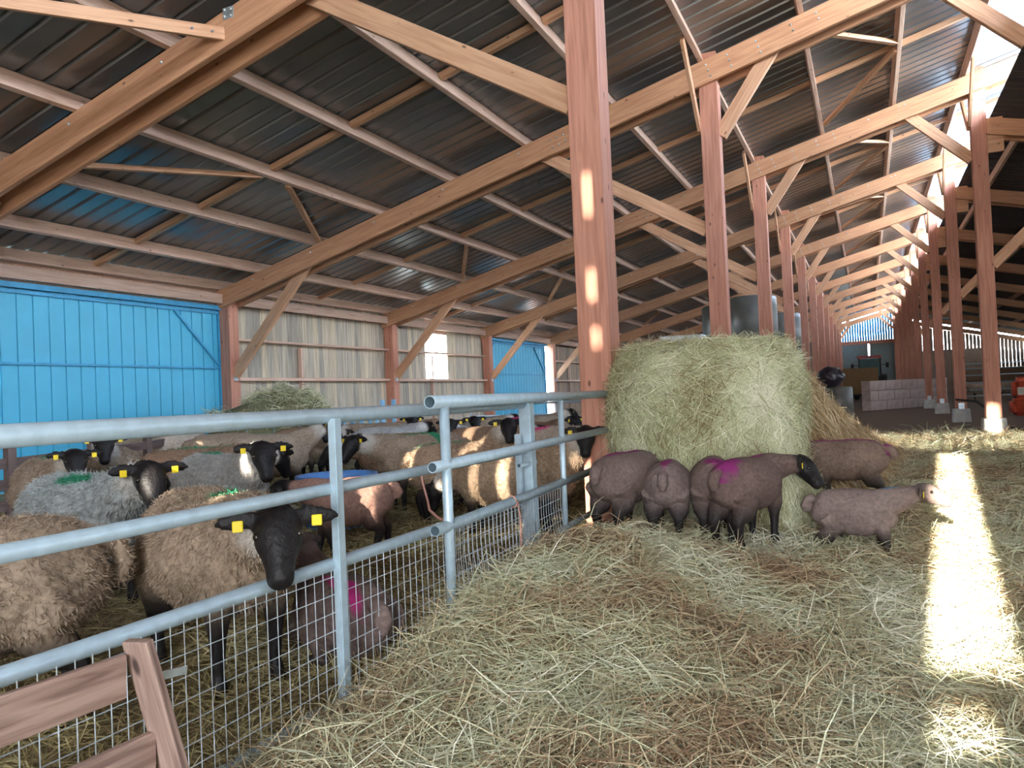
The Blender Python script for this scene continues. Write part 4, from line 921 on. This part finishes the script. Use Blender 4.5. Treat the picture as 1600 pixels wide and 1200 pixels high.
# hose on the ground between the footings
tag(tube('black_hose', [(4.2, 18.0, .62), (4.55, 16.8, .58), (4.75, 15.4, .28), (4.8, 14.2, .04), (5.3, 13.6, .03), (6.4, 13.9, .03)], .028, M['black'], None, 8), 'black hose sagging from the second right-row post to the floor', 'hose')
# square bale and tractor
sb = box('straw_bale', .60, 2.65, 47.2, 48.6, .45, 2.1, M['brownbase'], None, .06); tag(sb, 'big square bale parked in front of the tractor at the end of the aisle', 'bale')
tr = empty('trailer_bed', (1.7, 48, 0), 'low dark trailer under the big square bale', 'trailer')
box('deck', .8, 2.7, 46.9, 50.2, .32, .44, M['black'], tr)
for xx in (.85, 2.45):
    for yy in (47.5, 49.6): 
        wv = lathe('wheel', [(.05, 0), (.3, 0), (.33, .04), (.33, .18), (.3, .22), (.05, .22)], M['black'], (0, 0, 0), tr, 20); wv.matrix_parent_inverse = Matrix.Identity(4); wv.rotation_euler = (0, rad(90), 0); wv.location = (xx-1.7-.05, yy-48, .33)
T0 = Vector((2.2, 55.5, 0)); tq = empty('tractor', T0, 'tractor with a dull red cab roof parked facing us before the far doors', 'tractor')
def tb(n_, x0, x1, y0, y1, z0, z1, m, bv=.04): return box(n_, T0.x+x0, T0.x+x1, T0.y+y0, T0.y+y1, z0, z1, m, tq, bv)
tb('cab_roof', -.85, .85, .3, 2.1, 2.92, 3.12, M['redpaint'], .08)
for sx in (-.74, .68):
    for sy in (.38, 1.9): tb('cab_pillar', sx, sx+.08, sy, sy+.08, 1.45, 2.95, M['black'], .01)
tb('windscreen', -.66, .66, .40, .43, 1.6, 2.88, M['glass'], .005)
tb('cab_base', -.75, .75, .35, 2.0, 1.1, 1.6, M['black'])
tb('hood', -.42, .42, -1.7, .4, 1.05, 1.75, M['redpaint'], .08); tb('grille', -.34, .34, -1.76, -1.69, 1.05, 1.6, M['black'], .01)
tb('axle', -.8, .8, -1.3, -1.1, .55, .75, M['black']); tb('axle', -.9, .9, 1.1, 1.4, .7, .95, M['black'])
for sx in (-1, 1):
    tb('mirror', sx*1.15-.1, sx*1.15+.1, .3, .36, 2.2, 2.55, M['black'], .01); tb('mirror_arm', min(sx*.74, sx*1.12), max(sx*.74, sx*1.12), .33, .36, 2.4, 2.44, M['black'], .005)
    for (yy, rr, ww) in ((-1.2, .62, .36), (1.25, .88, .45)):
        wv = lathe('wheel', [(.1, .03), (rr*.55, .0), (rr*.92, .03), (rr, .08), (rr, ww-.08), (rr*.92, ww-.03), (rr*.55, ww), (.1, ww-.03)], M['black'], (0, 0, 0), tq, 28); wv.matrix_parent_inverse = Matrix.Identity(4)
        wv.rotation_euler = (0, rad(90), 0); wv.location = (sx*.95-ww/2, yy, rr)
